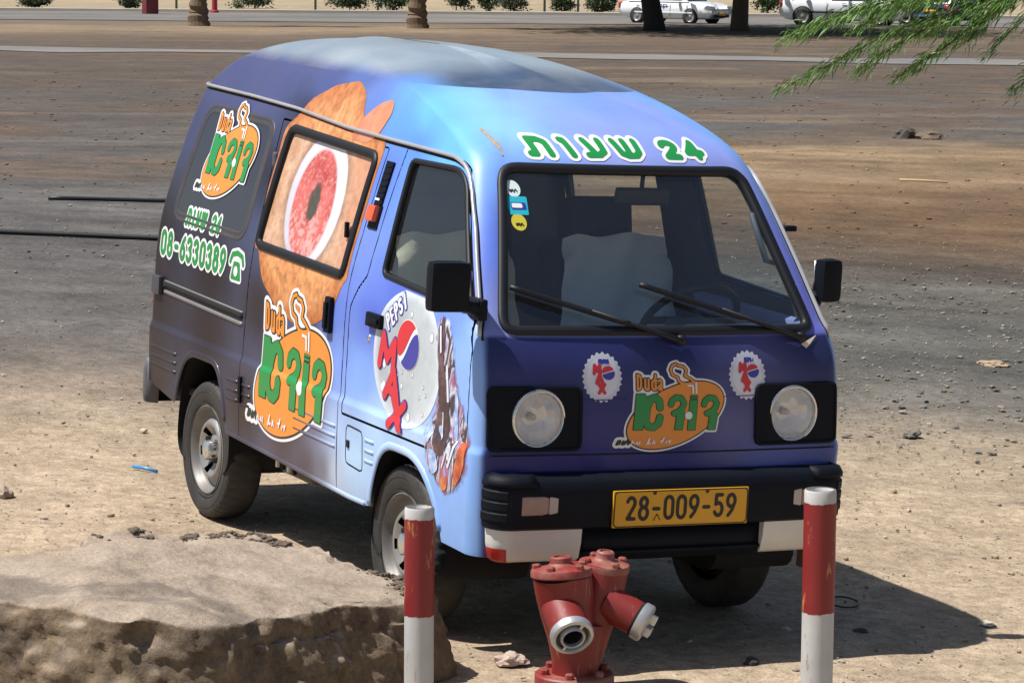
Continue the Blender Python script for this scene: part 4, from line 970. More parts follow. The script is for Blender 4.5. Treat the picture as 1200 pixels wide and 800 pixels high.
def wheel(x, sy, steer=0., yo=.592):
    root = empty('wheel'); root.parent = van
    M = Matrix.Translation((x, sy*yo, .270)) @ Matrix.Rotation(steer, 4, 'Z') @ Matrix.Rotation(math.radians(-90*sy), 4, 'X')
    # local +z points outwards
    tyre(root, M)
    rim = MB().lathe([(.150, -.055), (.158, -.02), (.158, .02), (.165, .045), (.172, .055), (.175, .064), (.170, .066), (.162, .058), (.155, .044), (.147, .030), (.140, .028)], 48, M).build('rim', M_rim, root, sharp=50)
    dsk = MB().lathe([(.140, .028), (.130, .030), (.122, .040), (.112, .052), (.104, .055), (.096, .053), (.072, .036), (.060, .030), (.052, .034), (.040, .040)], 48, M, skip=lambda i, j: (i in (5, 6)) and (j % 8) in (0, 1, 2)).build('wheel_disc', M_steel, rim, sharp=50)
    MB().lathe([(.040, .036), (.038, .060), (.034, .070), (.022, .076), (0, .078)], 28, M).build('hub_cap', M_chrome, rim, sharp=40)
    for k in range(4):
        a = math.radians(45+90*k); MB().lathe([(.010, .028), (.010, .052), (.006, .055), (0, .055)], 6, M @ Matrix.Translation((.054*math.cos(a), .054*math.sin(a), 0))).build('wheel_nut', M_dark if k % 2 else M_steel, rim, smooth=False)
    MB().lathe([(.0, .0), (.10, .0), (.145, .01), (.150, -.05)], 28, M).build('brake_drum', M_dark, root)
for x in (-.605, -2.445):
    for sy in (-1, 1): wheel(x, sy, 0.)
# wheel wells and underside
for arch in (ARCH_R, ARCH_F):
    for sy in (-1, 1):
        q = [a for a in resample(arch, .03, True)]; vs = []; n = len(q)
        for a in q: vs += [(a[0], sy*.672, a[1]), (a[0]*1+0, sy*.36, a[1])]
        fs = [(2*i, 2*i+1, 2*((i+1) % n)+1, 2*((i+1) % n)) for i in range(n) if q[i][1] > .21 or q[(i+1) % n][1] > .21]+[tuple(2*i+1 for i in range(n))]
        mk('wheel_well', vs, fs, M_dark, van)
ub = MB(); ub.box((-1.5, 0, .40), (2.9, .62, .06), None, .01); ub.build('floor_pan', M_dark, van)
MB().box((-1.52, 0, .41), (.9, 1.30, .05), None, .01).build('floor_pan', M_dark, van); MB().box((-2.92, 0, .45), (.3, 1.28, .05), None, .01).build('floor_pan', M_dark, van); MB().box((-.08, 0, .42), (.18, 1.25, .05), None, .01).build('floor_pan', M_dark, van)
for x in (-.605, -2.445): MB().tube([(x, -.52, .27), (x, .52, .27)], .04, 12).build('axle', M_dark, van)
for sy in (-1, 1): MB().box((-1.5, sy*.40, .33), (2.2, .05, .09), None, .008).build('chassis_rail', M_dark, van)
ex = plain('exhaust', (.10, .085, .07), .7, var=.3)
MB().tube([(-1.0, -.30, .27), (-1.5, -.42, .25), (-2.0, -.40, .26), (-2.9, -.40, .3)], .022, 10).build('exhaust_pipe', ex, van)
MB().box((-1.75, -.52, .315), (.30, .10, .07), None, .02).build('silencer', ex, van)
for k in range(4): MB().box((-1.86+.055*k, -.60, .33), (.018, .012, .05), None, .003).build('underbody_bracket', M_white if k in (0, 2) else M_dark, van)
MB().tube([(.03, -.30, .35), (.04, .30, .35)], .015, 8).build('cross_member', M_dark, van)
MB().box((-.05, .60, .30), (.05, .04, .09), None, .006).build('tow_hook', plain('rusty', (.16, .10, .06), .8), van)

# ---- cabin
cab_floor = MB().box((-1.5, 0, .46), (2.95, 1.28, .03)).build('cabin_floor', M_liner, van)
MB().box((-.155, 0, .80), (.16, 1.26, .36), Matrix.Rotation(math.radians(-8), 4, 'Y'), .03).build('dashboard', M_dash, van)
MB().box((-.22, 0, .99), (.26, 1.20, .045), Matrix.Rotation(math.radians(4), 4, 'Y'), .02).build('dashboard_top', M_dash, van)
MB().box((-.30, .35, 1.025), (.16, .36, .085), Matrix.Rotation(math.radians(8), 4, 'Y'), .035).build('instrument_cowl', M_dash, van)
sw = MB().lathe([(.175+.014*math.cos(a), .014*math.sin(a)) for a in np.linspace(0, 2*math.pi, 10, endpoint=False)], 40, None, True); SWM = Matrix.Translation((-.50, .345, 1.045)) @ Matrix.Rotation(math.radians(-48), 4, 'Y')
swo = sw.build('steering_wheel', M_gasket, van); swo.matrix_local = SWM
hb = MB(); hb.lathe([(.0, .012), (.045, .01), (.05, -.03)], 20); hb.box((0, .09, 0), (.03, .17, .012), None, .003); hb.box((0, -.09, 0), (.03, .17, .012), None, .003); hb.build('steering_hub', M_gasket, swo)
MB().tube([(0, 0, -.02), (.0, 0, -.35)], .025, 10).build('steering_column', M_gasket, swo)
def seat(y, mat, cover, fx=0.):
    root = MB().box((-.92, y, .68), (.46, .48, .16), None, .05).build('seat', mat, van)
    MB().box((-1.16, y, .98), (.13, .46, .54), Matrix.Rotation(math.radians(-13), 4, 'Y'), .05).build('seat_back', mat, root)
    MB().box((-1.24, y, 1.32), (.09, .26, .16), Matrix.Rotation(math.radians(-10), 4, 'Y'), .035).build('headrest', M_seat, root)
    if cover:
        gxx = np.linspace(-.26, .26, 25); gzz = np.linspace(0, 1, 26); vs = []; r_ = random.Random(5)
        for b in gzz:
            for a in gxx:
                # drape: down from the top of the back rest, over the cushion
                if b < .62: t = b/.62; x = -1.185+.12*t+.02*0; z = 1.275-.52*t; x += .085
                else: t = (b-.62)/.38; x = -.98+.32*t; z = .775-.01*t
                wv = .012*math.sin(a*26+b*9)+.010*math.sin(b*31+a*11)
                sc = .80+.22*min(1, b*1.6)
                vs.append((x+wv, y+a*sc, z+wv*.6-.05*max(0, abs(a)-.2)*4*(b < .1)))
        fs = [(i*25+j, i*25+j+1, (i+1)*25+j+1, (i+1)*25+j) for i in range(25) for j in range(24)]
        mk('seat_cover', vs, fs, cover, root)
    return root
seat(.36, M_seat, M_cover); st_ = seat(-.41, M_khaki, M_khaki); st_.location = (.24, 0, .03)
MB().box((-.47, .11, 1.475), (.02, .21, .062), Matrix.Rotation(math.radians(12), 4, 'Y'), .012).build('interior_mirror', M_gasket, van)
MB().tube([(-.475, .11, 1.50), (-.47, .11, 1.56)], .008, 8).build('mirror_stem', M_gasket, van)
MB().tube([(-.36, .50, 1.44), (-.335, .47, 1.43), (-.27, .50, 1.28), (-.265, .55, 1.27)], .011, 8).build('grab_handle', plain('grey_vinyl', (.10, .12, .15), .6), van)
MB().box((-2.02, 0, 1.0), (.03, 1.22, .95), None, .01).build('bulkhead', M_liner, van)
# ------------------------------------------------------------------ ground
ZL = [(0, .375, .292, .208), (12.3, .375, .292, .206), (14.0, .34, .265, .186), (15.2, .25, .20, .155), (16.4, .15, .130, .113), (18, .108, .099, .093), (22, .100, .094, .090), (26, .098, .092, .088), (30, .096, .088, .082), (38, .092, .081, .073), (50, .088, .075, .065), (60, .086, .070, .059), (75, .092, .073, .060), (95, .10, .078, .062), (108, .13, .098, .073), (118, .23, .17, .115), (128, .21, .155, .102), (136, .15, .118, .087), (150, .14, .115, .09), (165, .2, .175, .14), (200, .3, .24, .16), (320, .33, .26, .17), (4000, .33, .27, .18)]
ZR = [(0, .375, .292, .208), (12.4, .365, .285, .20), (14.2, .31, .245, .175), (15.2, .215, .18, .138), (16.2, .125, .114, .098), (17.5, .092, .088, .079), (20, .088, .085, .076), (22, .09, .083, .072), (23.5, .078, .063, .050), (26, .115, .074, .044), (28, .15, .094, .052), (31, .175, .113, .065), (36.5, .205, .143, .086), (38, .225, .158, .096), (40, .12, .095, .072), (43, .092, .085, .080), (52, .094, .084, .076), (58, .088, .071, .058), (72, .092, .073, .058), (90, .09, .073, .06), (105, .12, .09, .066), (125, .13, .098, .072), (136, .14, .108, .08), (150, .10, .095, .09), (165, .18, .16, .135), (200, .3, .24, .16), (320, .33, .26, .17), (4000, .33, .27, .18)]
def ground_col(d, s):
    n1 = fbm(s/5+3, d/4, 4, 1)-.5; n2 = fbm(s/1.3, d/.8, 4, 9)-.5
    dq = d*(1+.16*n1+.05*n2)-.05*(d < 30)*s*0
    L = np.stack([np.interp(dq, [a[0] for a in ZL], [a[k] for a in ZL]) for k in (1, 2, 3)], -1)
    R_ = np.stack([np.interp(dq, [a[0] for a in ZR], [a[k] for a in ZR]) for k in (1, 2, 3)], -1)
    wgt = sstep(-.03, .05, s/np.maximum(d, 1)+.03*n1)[..., None]
    c = L*(1-wgt)+R_*wgt
    # long wheel-track streaks, damp and dusty patches
    st = fbm(s/7+d*.04, d/.55, 4, 21)-.5; st2 = fbm(s/2.2, d/.35, 3, 31)-.5; pt = fbm(s/1.1, d/1.1, 5, 41)-.5
    fr = sstep(14, 19, d)
    farq = 1-.45*sstep(28, 55, d); k = 1+farq*(fr*(.26*st+.34*st2)+(.36+.34*fr)*pt)
    tan = np.array([.19, .14, .09]); mixw = np.clip((fbm(s/4+9, d/1.6, 4, 55)-.58)*5, 0, .55)*sstep(22, 30, d)*(.30+.70*sstep(-.05, .05, s/np.maximum(d, 1)))*(1-sstep(110, 140, d))
    c = c*(1-mixw[..., None])+tan*mixw[..., None]
    # wheel tracks: pairs of shallow arcs across the packed dirt
    for d0, a1, a2, sgn in ((19.5, .10, .030, -1), (24., -.16, .022, -1), (30., .22, .012, 1), (21., -.25, .05, 1), (36., -.05, .010, -1), (45., .12, .006, 1)):
        for wdt in (0., 1.35):
            dl = abs(d-(d0+wdt+a1*s+sgn*a2*s*s)); k = k*(1+(.20 if wdt else -.16)*np.exp(-(dl/(.10+.004*d))**2)*(.4+1.2*np.clip(fbm(s/1.5, d/3, 3, 77), 0, 1)))
    # earthy patches behind the van
    er = np.clip((fbm(s/2.6+4, d/3.0, 4, 91)-.52)*6, 0, 1)*sstep(24, 30, d)*(1-sstep(90, 120, d))*.55; c = c*(1-er[..., None])+np.array([.115, .076, .050])*er[..., None]
    return np.clip(c*k[..., None], .02, .6)
dv_ = [-60., -30., -10., 0., 4., 7.]
while dv_[-1] < 400: d0 = dv_[-1]; dv_.append(d0+max(.045, 1.3*d0*d0/8565))
dv_ = np.array(dv_+[450, 550, 700, 1000, 1600, 2600, 4000])
sv = list(np.arange(0, 3.2, .05))
while sv[-1] < 40: sv.append(sv[-1]+max(.05, .035*(sv[-1]-2.2)))
sv = np.array(sv+[50, 70, 120, 250, 600, 1500, 3500]); sv = np.concatenate([-sv[:0:-1], sv])
SS, DD = np.meshgrid(sv, dv_); gxw, gyw = ds2xy(DD, SS); gz = zg(gxw, gyw)
fade = np.exp(-((DD-13)/16)**2)
gz = gz+fade*(.030*(fbm(SS/1.4, DD/1.4, 3, 5)-.5)+.014*(fbm(SS/.25, DD/.25, 3, 15)-.5))-.004
# keep the ground level where the wheels stand
for wx, wy in ((-.605, -.6), (-.605, .6), (-2.445, -.6), (-2.445, .6)):
    c = T @ Vector((wx, wy, 0)); q = np.exp(-((gxw-c.x)**2+(gyw-c.y)**2)/.16**2); gz = gz*(1-q)+(zg(gxw, gyw)-.001)*q
nr_, nc_ = DD.shape
vs = np.stack([gxw, gyw, gz], -1).reshape(-1, 3)
ii = np.arange(nr_*nc_).reshape(nr_, nc_)
fs = np.stack([ii[:-1, :-1], ii[:-1, 1:], ii[1:, 1:], ii[1:, :-1]], -1).reshape(-1, 4)
def ground_mat():
    m, t, b = new_mat('ground'); N = t.nodes; L = t.links
    at = N.new('ShaderNodeAttribute'); at.attribute_name = 'Col'; tc = N.new('ShaderNodeTexCoord')
    def nz(sc, det, ro=.6):
        n = N.new('ShaderNodeTexNoise'); n.inputs['Scale'].default_value = sc; n.inputs['Detail'].default_value = det; n.inputs['Roughness'].default_value = ro; L.new(tc.outputs['Object'], n.inputs['Vector']); return n
    def mr(src, a, b_, c, d):
        n = N.new('ShaderNodeMapRange'); n.inputs[1].default_value = a; n.inputs[2].default_value = b_; n.inputs[3].default_value = c; n.inputs[4].default_value = d; L.new(src, n.inputs[0]); return n.outputs[0]
    def mul(a, b_):
        n = N.new('ShaderNodeMath'); n.operation = 'MULTIPLY'; L.new(a, n.inputs[0]); L.new(b_, n.inputs[1]); return n.outputs[0]
    n1, n2, n3 = nz(2.3, 10, .7), nz(17, 8, .7), nz(95, 4, .6)
    f = mul(mul(mr(n1.outputs['Fac'], .3, .7, .72, 1.28), mr(n2.outputs['Fac'], .3, .7, .66, 1.34)), mr(n3.outputs['Fac'], .3, .7, .74, 1.26))
    v = N.new('ShaderNodeTexVoronoi'); v.inputs['Scale'].default_value = 26; v.inputs['Randomness'].default_value = 1; L.new(tc.outputs['Object'], v.inputs['Vector'])
    peb = mr(v.outputs['Distance'], .10, .22, 1, 0)
    sel = N.new('ShaderNodeSeparateColor'); L.new(v.outputs['Color'], sel.inputs[0]); pm_ = mul(peb, mr(sel.outputs[0], .55, .6, 0, 1)); 
    sc = N.new('ShaderNodeVectorMath'); sc.operation = 'SCALE'; L.new(at.outputs['Color'], sc.inputs[0]); L.new(f, sc.inputs['Scale'])
    pcol = N.new('ShaderNodeMix'); pcol.data_type = 'RGBA'; pcol.inputs[6].default_value = (.10, .085, .07, 1); pcol.inputs[7].default_value = (.40, .36, .30, 1); L.new(sel.outputs[1], pcol.inputs[0])
    mx = N.new('ShaderNodeMix'); mx.data_type = 'RGBA'; L.new(pm_, mx.inputs[0]); L.new(sc.outputs[0], mx.inputs[6]); L.new(pcol.outputs[2], mx.inputs[7]); L.new(mx.outputs[2], b.inputs['Base Color'])
    b.inputs['Roughness'].default_value = .95; b.inputs['Specular IOR Level'].default_value = .15
    ad = N.new('ShaderNodeMath'); ad.operation = 'ADD'; L.new(mul(n2.outputs['Fac'], mr(n2.outputs['Fac'], 0, 1, 1, 1)), ad.inputs[0]); L.new(mul(pm_, mr(n3.outputs['Fac'], 0, 1, .5, .9)), ad.inputs[1])
    a2 = N.new('ShaderNodeMath'); a2.operation = 'ADD'; L.new(ad.outputs[0], a2.inputs[0]); L.new(mr(n3.outputs['Fac'], 0, 1, 0, .35), a2.inputs[1])
    bp_ = N.new('ShaderNodeBump'); bp_.inputs['Strength'].default_value = .8; bp_.inputs['Distance'].default_value = .016; L.new(a2.outputs[0], bp_.inputs['Height']); L.new(bp_.outputs[0], b.inputs['Normal'])
    return m
gcol = ground_col(np.maximum(DD, .5), SS).reshape(-1, 3)
g = mk('ground', vs, fs, ground_mat(), None, True, None, gcol); tag(g, kind='structure')
def strip(name, d0, d1, slope, mat, dz, smax=120, n=120, wob=.0):
    ss = np.linspace(-smax, smax, n); vs = []; 
    for k, s in enumerate(ss):
        for dd in (d0, (d0+d1)/2, d1):
            q = dd+slope*s+wob*(float(vnoise(np.array([s/3.]), np.array([dd]), 3)[0])-.5); x, y = ds2xy(q, s); vs.append((x, y, float(zg(x, y))+dz))
    fs = [(3*i+j, 3*(i+1)+j, 3*(i+1)+j+1, 3*i+j+1) for i in range(n-1) for j in range(2)]
    return tag(mk(name, vs, fs, mat, None), kind='structure')
M_path = plain('path_asphalt', (.145, .142, .14), .9, var=.2, scale=.6, dust=.4)
M_road = plain('road_asphalt', (.115, .11, .105), .9, var=.2, scale=.3, dust=.4)
strip('path', 80., 85., -.25, M_path, .012, 60, 260, 2.6)
strip('road', 142, 177, -.05, M_road, .02, 200, 80, 1.)
M_conc = plain('kerb_concrete', (.42, .39, .34), .85, var=.15, scale=1.5)
kv = []; kb = MB()
ss = np.linspace(-120, 120, 100)
for s in ss:
    for dd, dz in ((177.5, 0.), (177.5, .17), (179.2, .18), (179.2, 0.)):
        x, y = ds2xy(dd-.05*s, s); kv.append((x, y, float(zg(x, y))+dz))
kf = [(4*i+j, 4*(i+1)+j, 4*(i+1)+j+1, 4*i+j+1) for i in range(99) for j in range(3)]
tag(mk('kerb', kv, kf, M_conc, None, False), kind='structure')

# ------------------------------------------------------------------ loose stones
def ico(sub):
    bm = bmesh.new(); bmesh.ops.create_icosphere(bm, subdivisions=sub, radius=1); v = [x.co.copy() for x in bm.verts]; f = [[q.index for q in p.verts] for p in bm.faces]; bm.free(); return np.array(v), f
IV, IF = ico(1)
NG = 9500
gd = 9.2+17*rng.random(NG)**1.15; gs = (rng.random(NG)-.5)*.40*gd
keep = (rng.random(NG) < np.where((gs > .05*gd) & (gd > 14) & (gd < 23), 1., .42)); gd, gs = gd[keep], gs[keep]; NG = len(gd)
rad = np.clip(np.exp(rng.normal(-5.6, .55, NG)), .0022, .018); gx_, gy_ = ds2xy(gd, gs); gz_ = zg(gx_, gy_)
V = []; F = []; C = []
pal = np.array([(.32, .26, .19), (.25, .21, .17), (.38, .33, .27), (.17, .14, .115), (.44, .37, .29), (.29, .225, .155)])
Fa = np.array(IF)
for k in range(NG):
    a = rng.random()*6.28; ca, sa = math.cos(a), math.sin(a); sc = rad[k]*np.array([1+.6*rng.random(), .8+.4*rng.random(), .5+.35*rng.random()])
    v = IV*sc*(1+.25*(rng.random((len(IV), 1))-.5)); v = np.stack([v[:, 0]*ca-v[:, 1]*sa, v[:, 0]*sa+v[:, 1]*ca, v[:, 2]], 1)+[gx_[k], gy_[k], gz_[k]+rad[k]*.15]
    V.append(v); F.append(Fa+k*len(IV)); C.append(np.tile(pal[rng.integers(6)]*(.8+.4*rng.random()), (len(IV), 1)))
for k in range(420):       # flat stone chips on the grey gravel beside the van
    d_ = 14.6+8*rng.random(); s_ = d_*(.085+.10*rng.random()); x_, y_ = ds2xy(d_, s_); a = rng.random()*6.28; ca, sa = math.cos(a), math.sin(a); r_k = .006+.017*rng.random()**2.2
    v = IV*(r_k*np.array([1.5, 1., .35]))*(1+.35*(rng.random((len(IV), 1))-.5)); v = np.stack([v[:, 0]*ca-v[:, 1]*sa, v[:, 0]*sa+v[:, 1]*ca, v[:, 2]+v[:, 0]*.15], 1)+[x_, y_, float(zg(x_, y_))+r_k*.08]
    V.append(v); F.append(Fa+len(F)*len(IV)); C.append(np.tile(np.array([(.17, .16, .14), (.21, .19, .165), (.12, .11, .10), (.20, .165, .125), (.15, .15, .14)])[rng.integers(5)]*(.8+.5*rng.random()), (len(IV), 1)))
NF = 1900                  # grit and clods farther out over the lot
fd_ = 21+46*rng.random(NF)**1.4; fs_ = fd_*(rng.random(NF)-.5)*.40; fc = ground_col(fd_, fs_)
for k in range(NF):
    x_, y_ = ds2xy(fd_[k], fs_[k]); r_k = (.004+.015*rng.random()**3)*(.6+fd_[k]/45); a = rng.random()*6.28; ca, sa = math.cos(a), math.sin(a)
    v = IV*(r_k*np.array([1.5, 1., .55]))*(1+.35*(rng.random((len(IV), 1))-.5)); v = np.stack([v[:, 0]*ca-v[:, 1]*sa, v[:, 0]*sa+v[:, 1]*ca, v[:, 2]], 1)+[x_, y_, float(zg(x_, y_))+r_k*.12]
    V.append(v); F.append(Fa+len(F)*len(IV)); C.append(np.tile(np.clip(fc[k]*(.85+1.3*rng.random()**2), .03, .4), (len(IV), 1)))
M_stone = attr_mat('stone', .9, 0., .25, 30.)
tag(mk('gravel', np.concatenate(V), np.concatenate(F), M_stone, None, False, None, np.concatenate(C)), 'small loose pebbles strewn over the bare ground', 'gravel', kind='stuff')
def rock_blob(name, d, s, size, flat, col, label, seed, group=None, cat='stone', sub=3):
    v, f = ico(sub); out = []
    for p in v:
        q = Vector(p); n_ = mnoise.fractal(q*1.3+Vector((seed*3.1, 0, 0)), .9, 2., 4)*.35+mnoise.cell(q*2.0+Vector((seed, 5, 0)))*.10
        out.append((p[0]*(1+n_)*size*1.25, p[1]*(1+n_)*size*.9, max(-.25, p[2]*(1+n_))*size*flat))
    m = plain(name+'_rock', col, .9, var=.25, scale=14, bump=.5, bscale=40)
    o = mk(name, out, f, m, None, False); o.location = GP(d, s, size*flat*.12); o.rotation_euler = (0, 0, seed*1.7)
    return tag(o, label, cat, group)
rock_blob('loose_stone', 9.86, .005, .045, .62, (.46, .36, .30), 'small pale pinkish stone on the sand beside the fire hydrant', 1)
rock_blob('loose_stone', 12.2, -2.04, .05, .75, (.34, .27, .21), 'rounded tan stone lying behind the big flat boulder', 2)
rock_blob('loose_stone', 15.1, 1.97, .042, .6, (.17, .15, .13), 'dark grey stone alone on the gravel beside the van', 3)
rock_blob('rubble_stone', 17.9, 2.80, .075, .3, (.33, .24, .15), 'flat slab of tan rubble on the grey gravel', 4)
rock_blob('dirt_clod', 40.6, 5.12, .17, .75, (.075, .06, .05), 'dark dirt clod on the tan strip, the darker of the pair', 5, cat='clod')
rock_blob('dirt_clod', 40.4, 5.42, .15, .6, (.15, .11, .08), 'browner dirt clod beside the darker one on the tan strip', 6, cat='clod')
rock_blob('dark_stone', 10.05, .80, .028, .5, (.045, .04, .036), 'small black lump in the van shadow beside the bollard', 7)
rock_blob('dark_stone', 10.6, 1.22, .02, .6, (.06, .055, .05), 'tiny dark stone in the van shadow beyond the bollard', 8)
rock_blob('pale_stone', 10.85, 2.45-.75, .03, .35, (.48, .42, .34), 'flat pale stone on sunlit sand by the tip of the van shadow', 9)
# the blue straw, the wire loop, the two hoses
q = [GP(12.96, -1.60, .012), GP(12.93, -1.55, .014), GP(12.89, -1.49, .010)]
tag(MB().tube(q, .007, 8).build('plastic_straw', plain('blue_plastic', (.05, .25, .55), .35), None), 'short bright blue plastic straw lying on the sand', 'straw')
lp = [GP(11.05+.10*math.sin(a)*.9, 1.21+.042*math.cos(a)*1.3, .008) for a in np.linspace(.3, 6.0, 18)]
tag(MB().tube(lp, .0035, 6).build('wire_loop', M_ink, None), 'thin black wire loop lying in the van shadow', 'wire')
M_hose = plain('black_hose', (.012, .012, .014), .5)
def hose(d0, d1, s0, s1, label, seed):
    pts = []
    for t in np.linspace(0, 1, 30): pts.append(GP(d0+(d1-d0)*t+.05*math.sin(t*9+seed), s0+(s1-s0)*t, .02))
    tag(MB().tube(pts, .018, 8).build('irrigation_hose', M_hose, None), label, 'hose')
st_k = [GP(32.5, 4.05, .02), GP(32.45, 4.3, .022), GP(32.3, 4.52, .02)]
tag(MB().tube(st_k, [.014, .013, .010], 7).build('wooden_stick', plain('pale_wood', (.42, .30, .18), .8), None), 'pale wooden stick lying on the tan strip behind the van', 'stick')
hose(26.3, 27.3, -3.95, -.6, 'short black irrigation hose with a loose end on the grey dirt', 1)
hose(22.3, 22.9, -9.0, -.4, 'long black irrigation hose crossing the grey dirt nearer the van', 2)

# ------------------------------------------------------------------ boulder
def boulder():
    Kf = 1.035
    top = [(9.27, -1.95), (9.66, -2.0), (9.87, -1.49), (10.16, -1.13), (10.23, -.85), (10.0, -.62), (9.82, -.55), (9.70, -.43), (9.58, -.30), (9.36, -.235), (9.2, -.33), (9.1, -.5), (8.95, -.74), (8.87, -.99), (8.93, -1.12), (9.17, -1.38), (9.24, -1.55)]
    zt = lambda s_: .27+.15*min(1, max(0, (-.35-s_)/.9))
    top = [(a*(2.342-zt(b))/2.002, b*(2.342-zt(b))/2.002) for a, b in top]; c = Vector((9.40, -.98))
    pol = np.array([(math.atan2(a-c.x, b-c.y), math.hypot(a-c.x, b-c.y)) for a, b in top]); o_ = np.argsort(pol[:, 0]); pa = pol[o_, 0]; pr = pol[o_, 1]
    nt_, ns_ = 300, 120; vs = []
    for i in range(ns_):
        t = i/(ns_-1)
        for j in range(nt_):
            a = -math.pi+2*math.pi*j/nt_; R_ = float(np.interp(a, np.concatenate([[pa[-1]-2*math.pi], pa, [pa[0]+2*math.pi]]), np.concatenate([[pr[-1]], pr, [pr[0]]])))
            ds_, dc_ = math.cos(a), math.sin(a)   # s direction, d direction
            right = max(0, ds_)**3; ZT = zt(c.y+R_*ds_*min(1, t/.55))
            if t < .55: q = t/.55; r = R_*q*.985; z = ZT-.012*q**8-.01*math.sin(a*2)*q
            else:
                q = (t-.55)/.45; ang = q*math.pi/2
                bul = .02+.05*right; r = R_*(.985+.015*math.sin(min(1, q*3)*math.pi/2))+bul*math.sin(q*math.pi*.55)+ (.05*q if dc_ < 0 else .0)
                z = (ZT-.012)*(1-q)-.10*q
            s = c.y+r*ds_; d = c.x+r*dc_
            pv = Vector((s, d, z)); ed = min(1, max(0, (t-.38)/.2))
            n_ = mnoise.fractal(pv*3.2+Vector((3, 1, 7)), .85, 2.1, 6)
            rg = 1-abs(mnoise.fractal(Vector((s*5.5, d*5.5, z*2.2)), .8, 2., 4))*2
            k = (.008+.036*ed)*n_+.022*ed*(rg-.5)+.016*ed*mnoise.fractal(Vector((s*14, d*14, z*14)), .8, 2., 3)
            # broad fracture planes on the flanks
            fx = mnoise.noise(Vector((s*1.6, d*1.6, z*1.2+3)))+.5*mnoise.noise(Vector((s*3.4, d*3.4, z*3+8)))
            led = .085*ed*(math.floor(fx*3.2)/3.2+.35*(fx*3.2-math.floor(fx*3.2)))*(t > .5)
            s += ds_*(k+led)*(ed); d += dc_*(k+led)*ed; z += (.010*mnoise.fractal(Vector((s*7, d*7, 2)), .9, 2, 5)+.006*mnoise.noise(Vector((s*2.5, d*2.5, 9))))*(1 if t < .58 else .4)-.5*abs(k)*ed*(t < .62)
            if t > .5 and t < .62 and dc_ > -.2 and s > -1.35: z += .020*max(0, mnoise.noise(Vector((s*16, d*16, 4)))+.25)     # crumbs of soil along the far edge
            p = ds2xy(d, s); gz_ = float(zg(p[0], p[1])); vs.append((p[0], p[1], max(z, gz_-.03) if t > .7 else z))
    fs = [(i*nt_+j, i*nt_+(j+1) % nt_, (i+1)*nt_+(j+1) % nt_, (i+1)*nt_+j) for i in range(ns_-1) for j in range(nt_)]
    m, t, b = new_mat('boulder'); N = t.nodes; L = t.links; tc = N.new('ShaderNodeTexCoord')
    def nz(sc, det, ro=.65):
        n = N.new('ShaderNodeTexNoise'); n.inputs['Scale'].default_value = sc; n.inputs['Detail'].default_value = det; n.inputs['Roughness'].default_value = ro; L.new(tc.outputs['Object'], n.inputs['Vector']); return n
    n1, n2, n3 = nz(4.5, 12, .7), nz(11, 11, .75), nz(75, 6, .7)
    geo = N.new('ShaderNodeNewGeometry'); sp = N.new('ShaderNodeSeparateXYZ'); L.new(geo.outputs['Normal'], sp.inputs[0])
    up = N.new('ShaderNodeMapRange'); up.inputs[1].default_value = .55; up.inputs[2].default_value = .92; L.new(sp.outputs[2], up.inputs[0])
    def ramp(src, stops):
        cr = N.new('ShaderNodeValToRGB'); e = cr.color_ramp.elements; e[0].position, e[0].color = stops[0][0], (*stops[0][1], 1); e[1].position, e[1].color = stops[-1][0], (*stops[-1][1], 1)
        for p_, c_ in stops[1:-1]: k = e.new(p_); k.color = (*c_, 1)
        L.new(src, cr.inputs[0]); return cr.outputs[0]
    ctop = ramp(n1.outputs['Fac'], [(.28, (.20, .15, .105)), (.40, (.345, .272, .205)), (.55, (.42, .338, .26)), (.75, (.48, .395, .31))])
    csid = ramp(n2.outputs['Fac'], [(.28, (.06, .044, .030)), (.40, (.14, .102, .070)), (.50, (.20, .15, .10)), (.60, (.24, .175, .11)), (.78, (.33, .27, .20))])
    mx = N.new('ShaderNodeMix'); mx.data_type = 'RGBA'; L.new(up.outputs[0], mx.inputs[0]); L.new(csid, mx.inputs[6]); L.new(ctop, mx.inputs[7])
    f = N.new('ShaderNodeMapRange'); f.inputs[1].default_value = .3; f.inputs[2].default_value = .7; f.inputs[3].default_value = .75; f.inputs[4].default_value = 1.2; L.new(n3.outputs['Fac'], f.inputs[0])
    sc = N.new('ShaderNodeVectorMath'); sc.operation = 'SCALE'; L.new(mx.outputs[2], sc.inputs[0]); L.new(f.outputs[0], sc.inputs['Scale']); 
    # dried oil stains on the flat top
    stn = nz(1.6, 5, .6); stn.inputs['Distortion'].default_value = .6; sm = N.new('ShaderNodeMapRange'); sm.inputs[1].default_value = .58; sm.inputs[2].default_value = .66; sm.inputs[3].default_value = 0; sm.inputs[4].default_value = .5; L.new(stn.outputs['Fac'], sm.inputs[0])
    m3 = N.new('ShaderNodeMix'); m3.data_type = 'RGBA'; L.new(sm.outputs[0], m3.inputs[0]); L.new(sc.outputs[0], m3.inputs[6]); m3.inputs[7].default_value = (.085, .075, .07, 1)
    L.new(m3.outputs[2], b.inputs['Base Color'])
    b.inputs['Roughness'].default_value = .92; b.inputs['Specular IOR Level'].default_value = .2
    ad = N.new('ShaderNodeMath'); ad.operation = 'ADD'; L.new(n2.outputs['Fac'], ad.inputs[0]); mm = N.new('ShaderNodeMath'); mm.operation = 'MULTIPLY'; mm.inputs[1].default_value = .35; L.new(n3.outputs['Fac'], mm.inputs[0]); L.new(mm.outputs[0], ad.inputs[1])
    bp_ = N.new('ShaderNodeBump'); bp_.inputs['Strength'].default_value = .9; bp_.inputs['Distance'].default_value = .018; L.new(ad.outputs[0], bp_.inputs['Height']); L.new(bp_.outputs[0], b.inputs['Normal'])
    bo = mk('boulder', vs, fs, m, None)
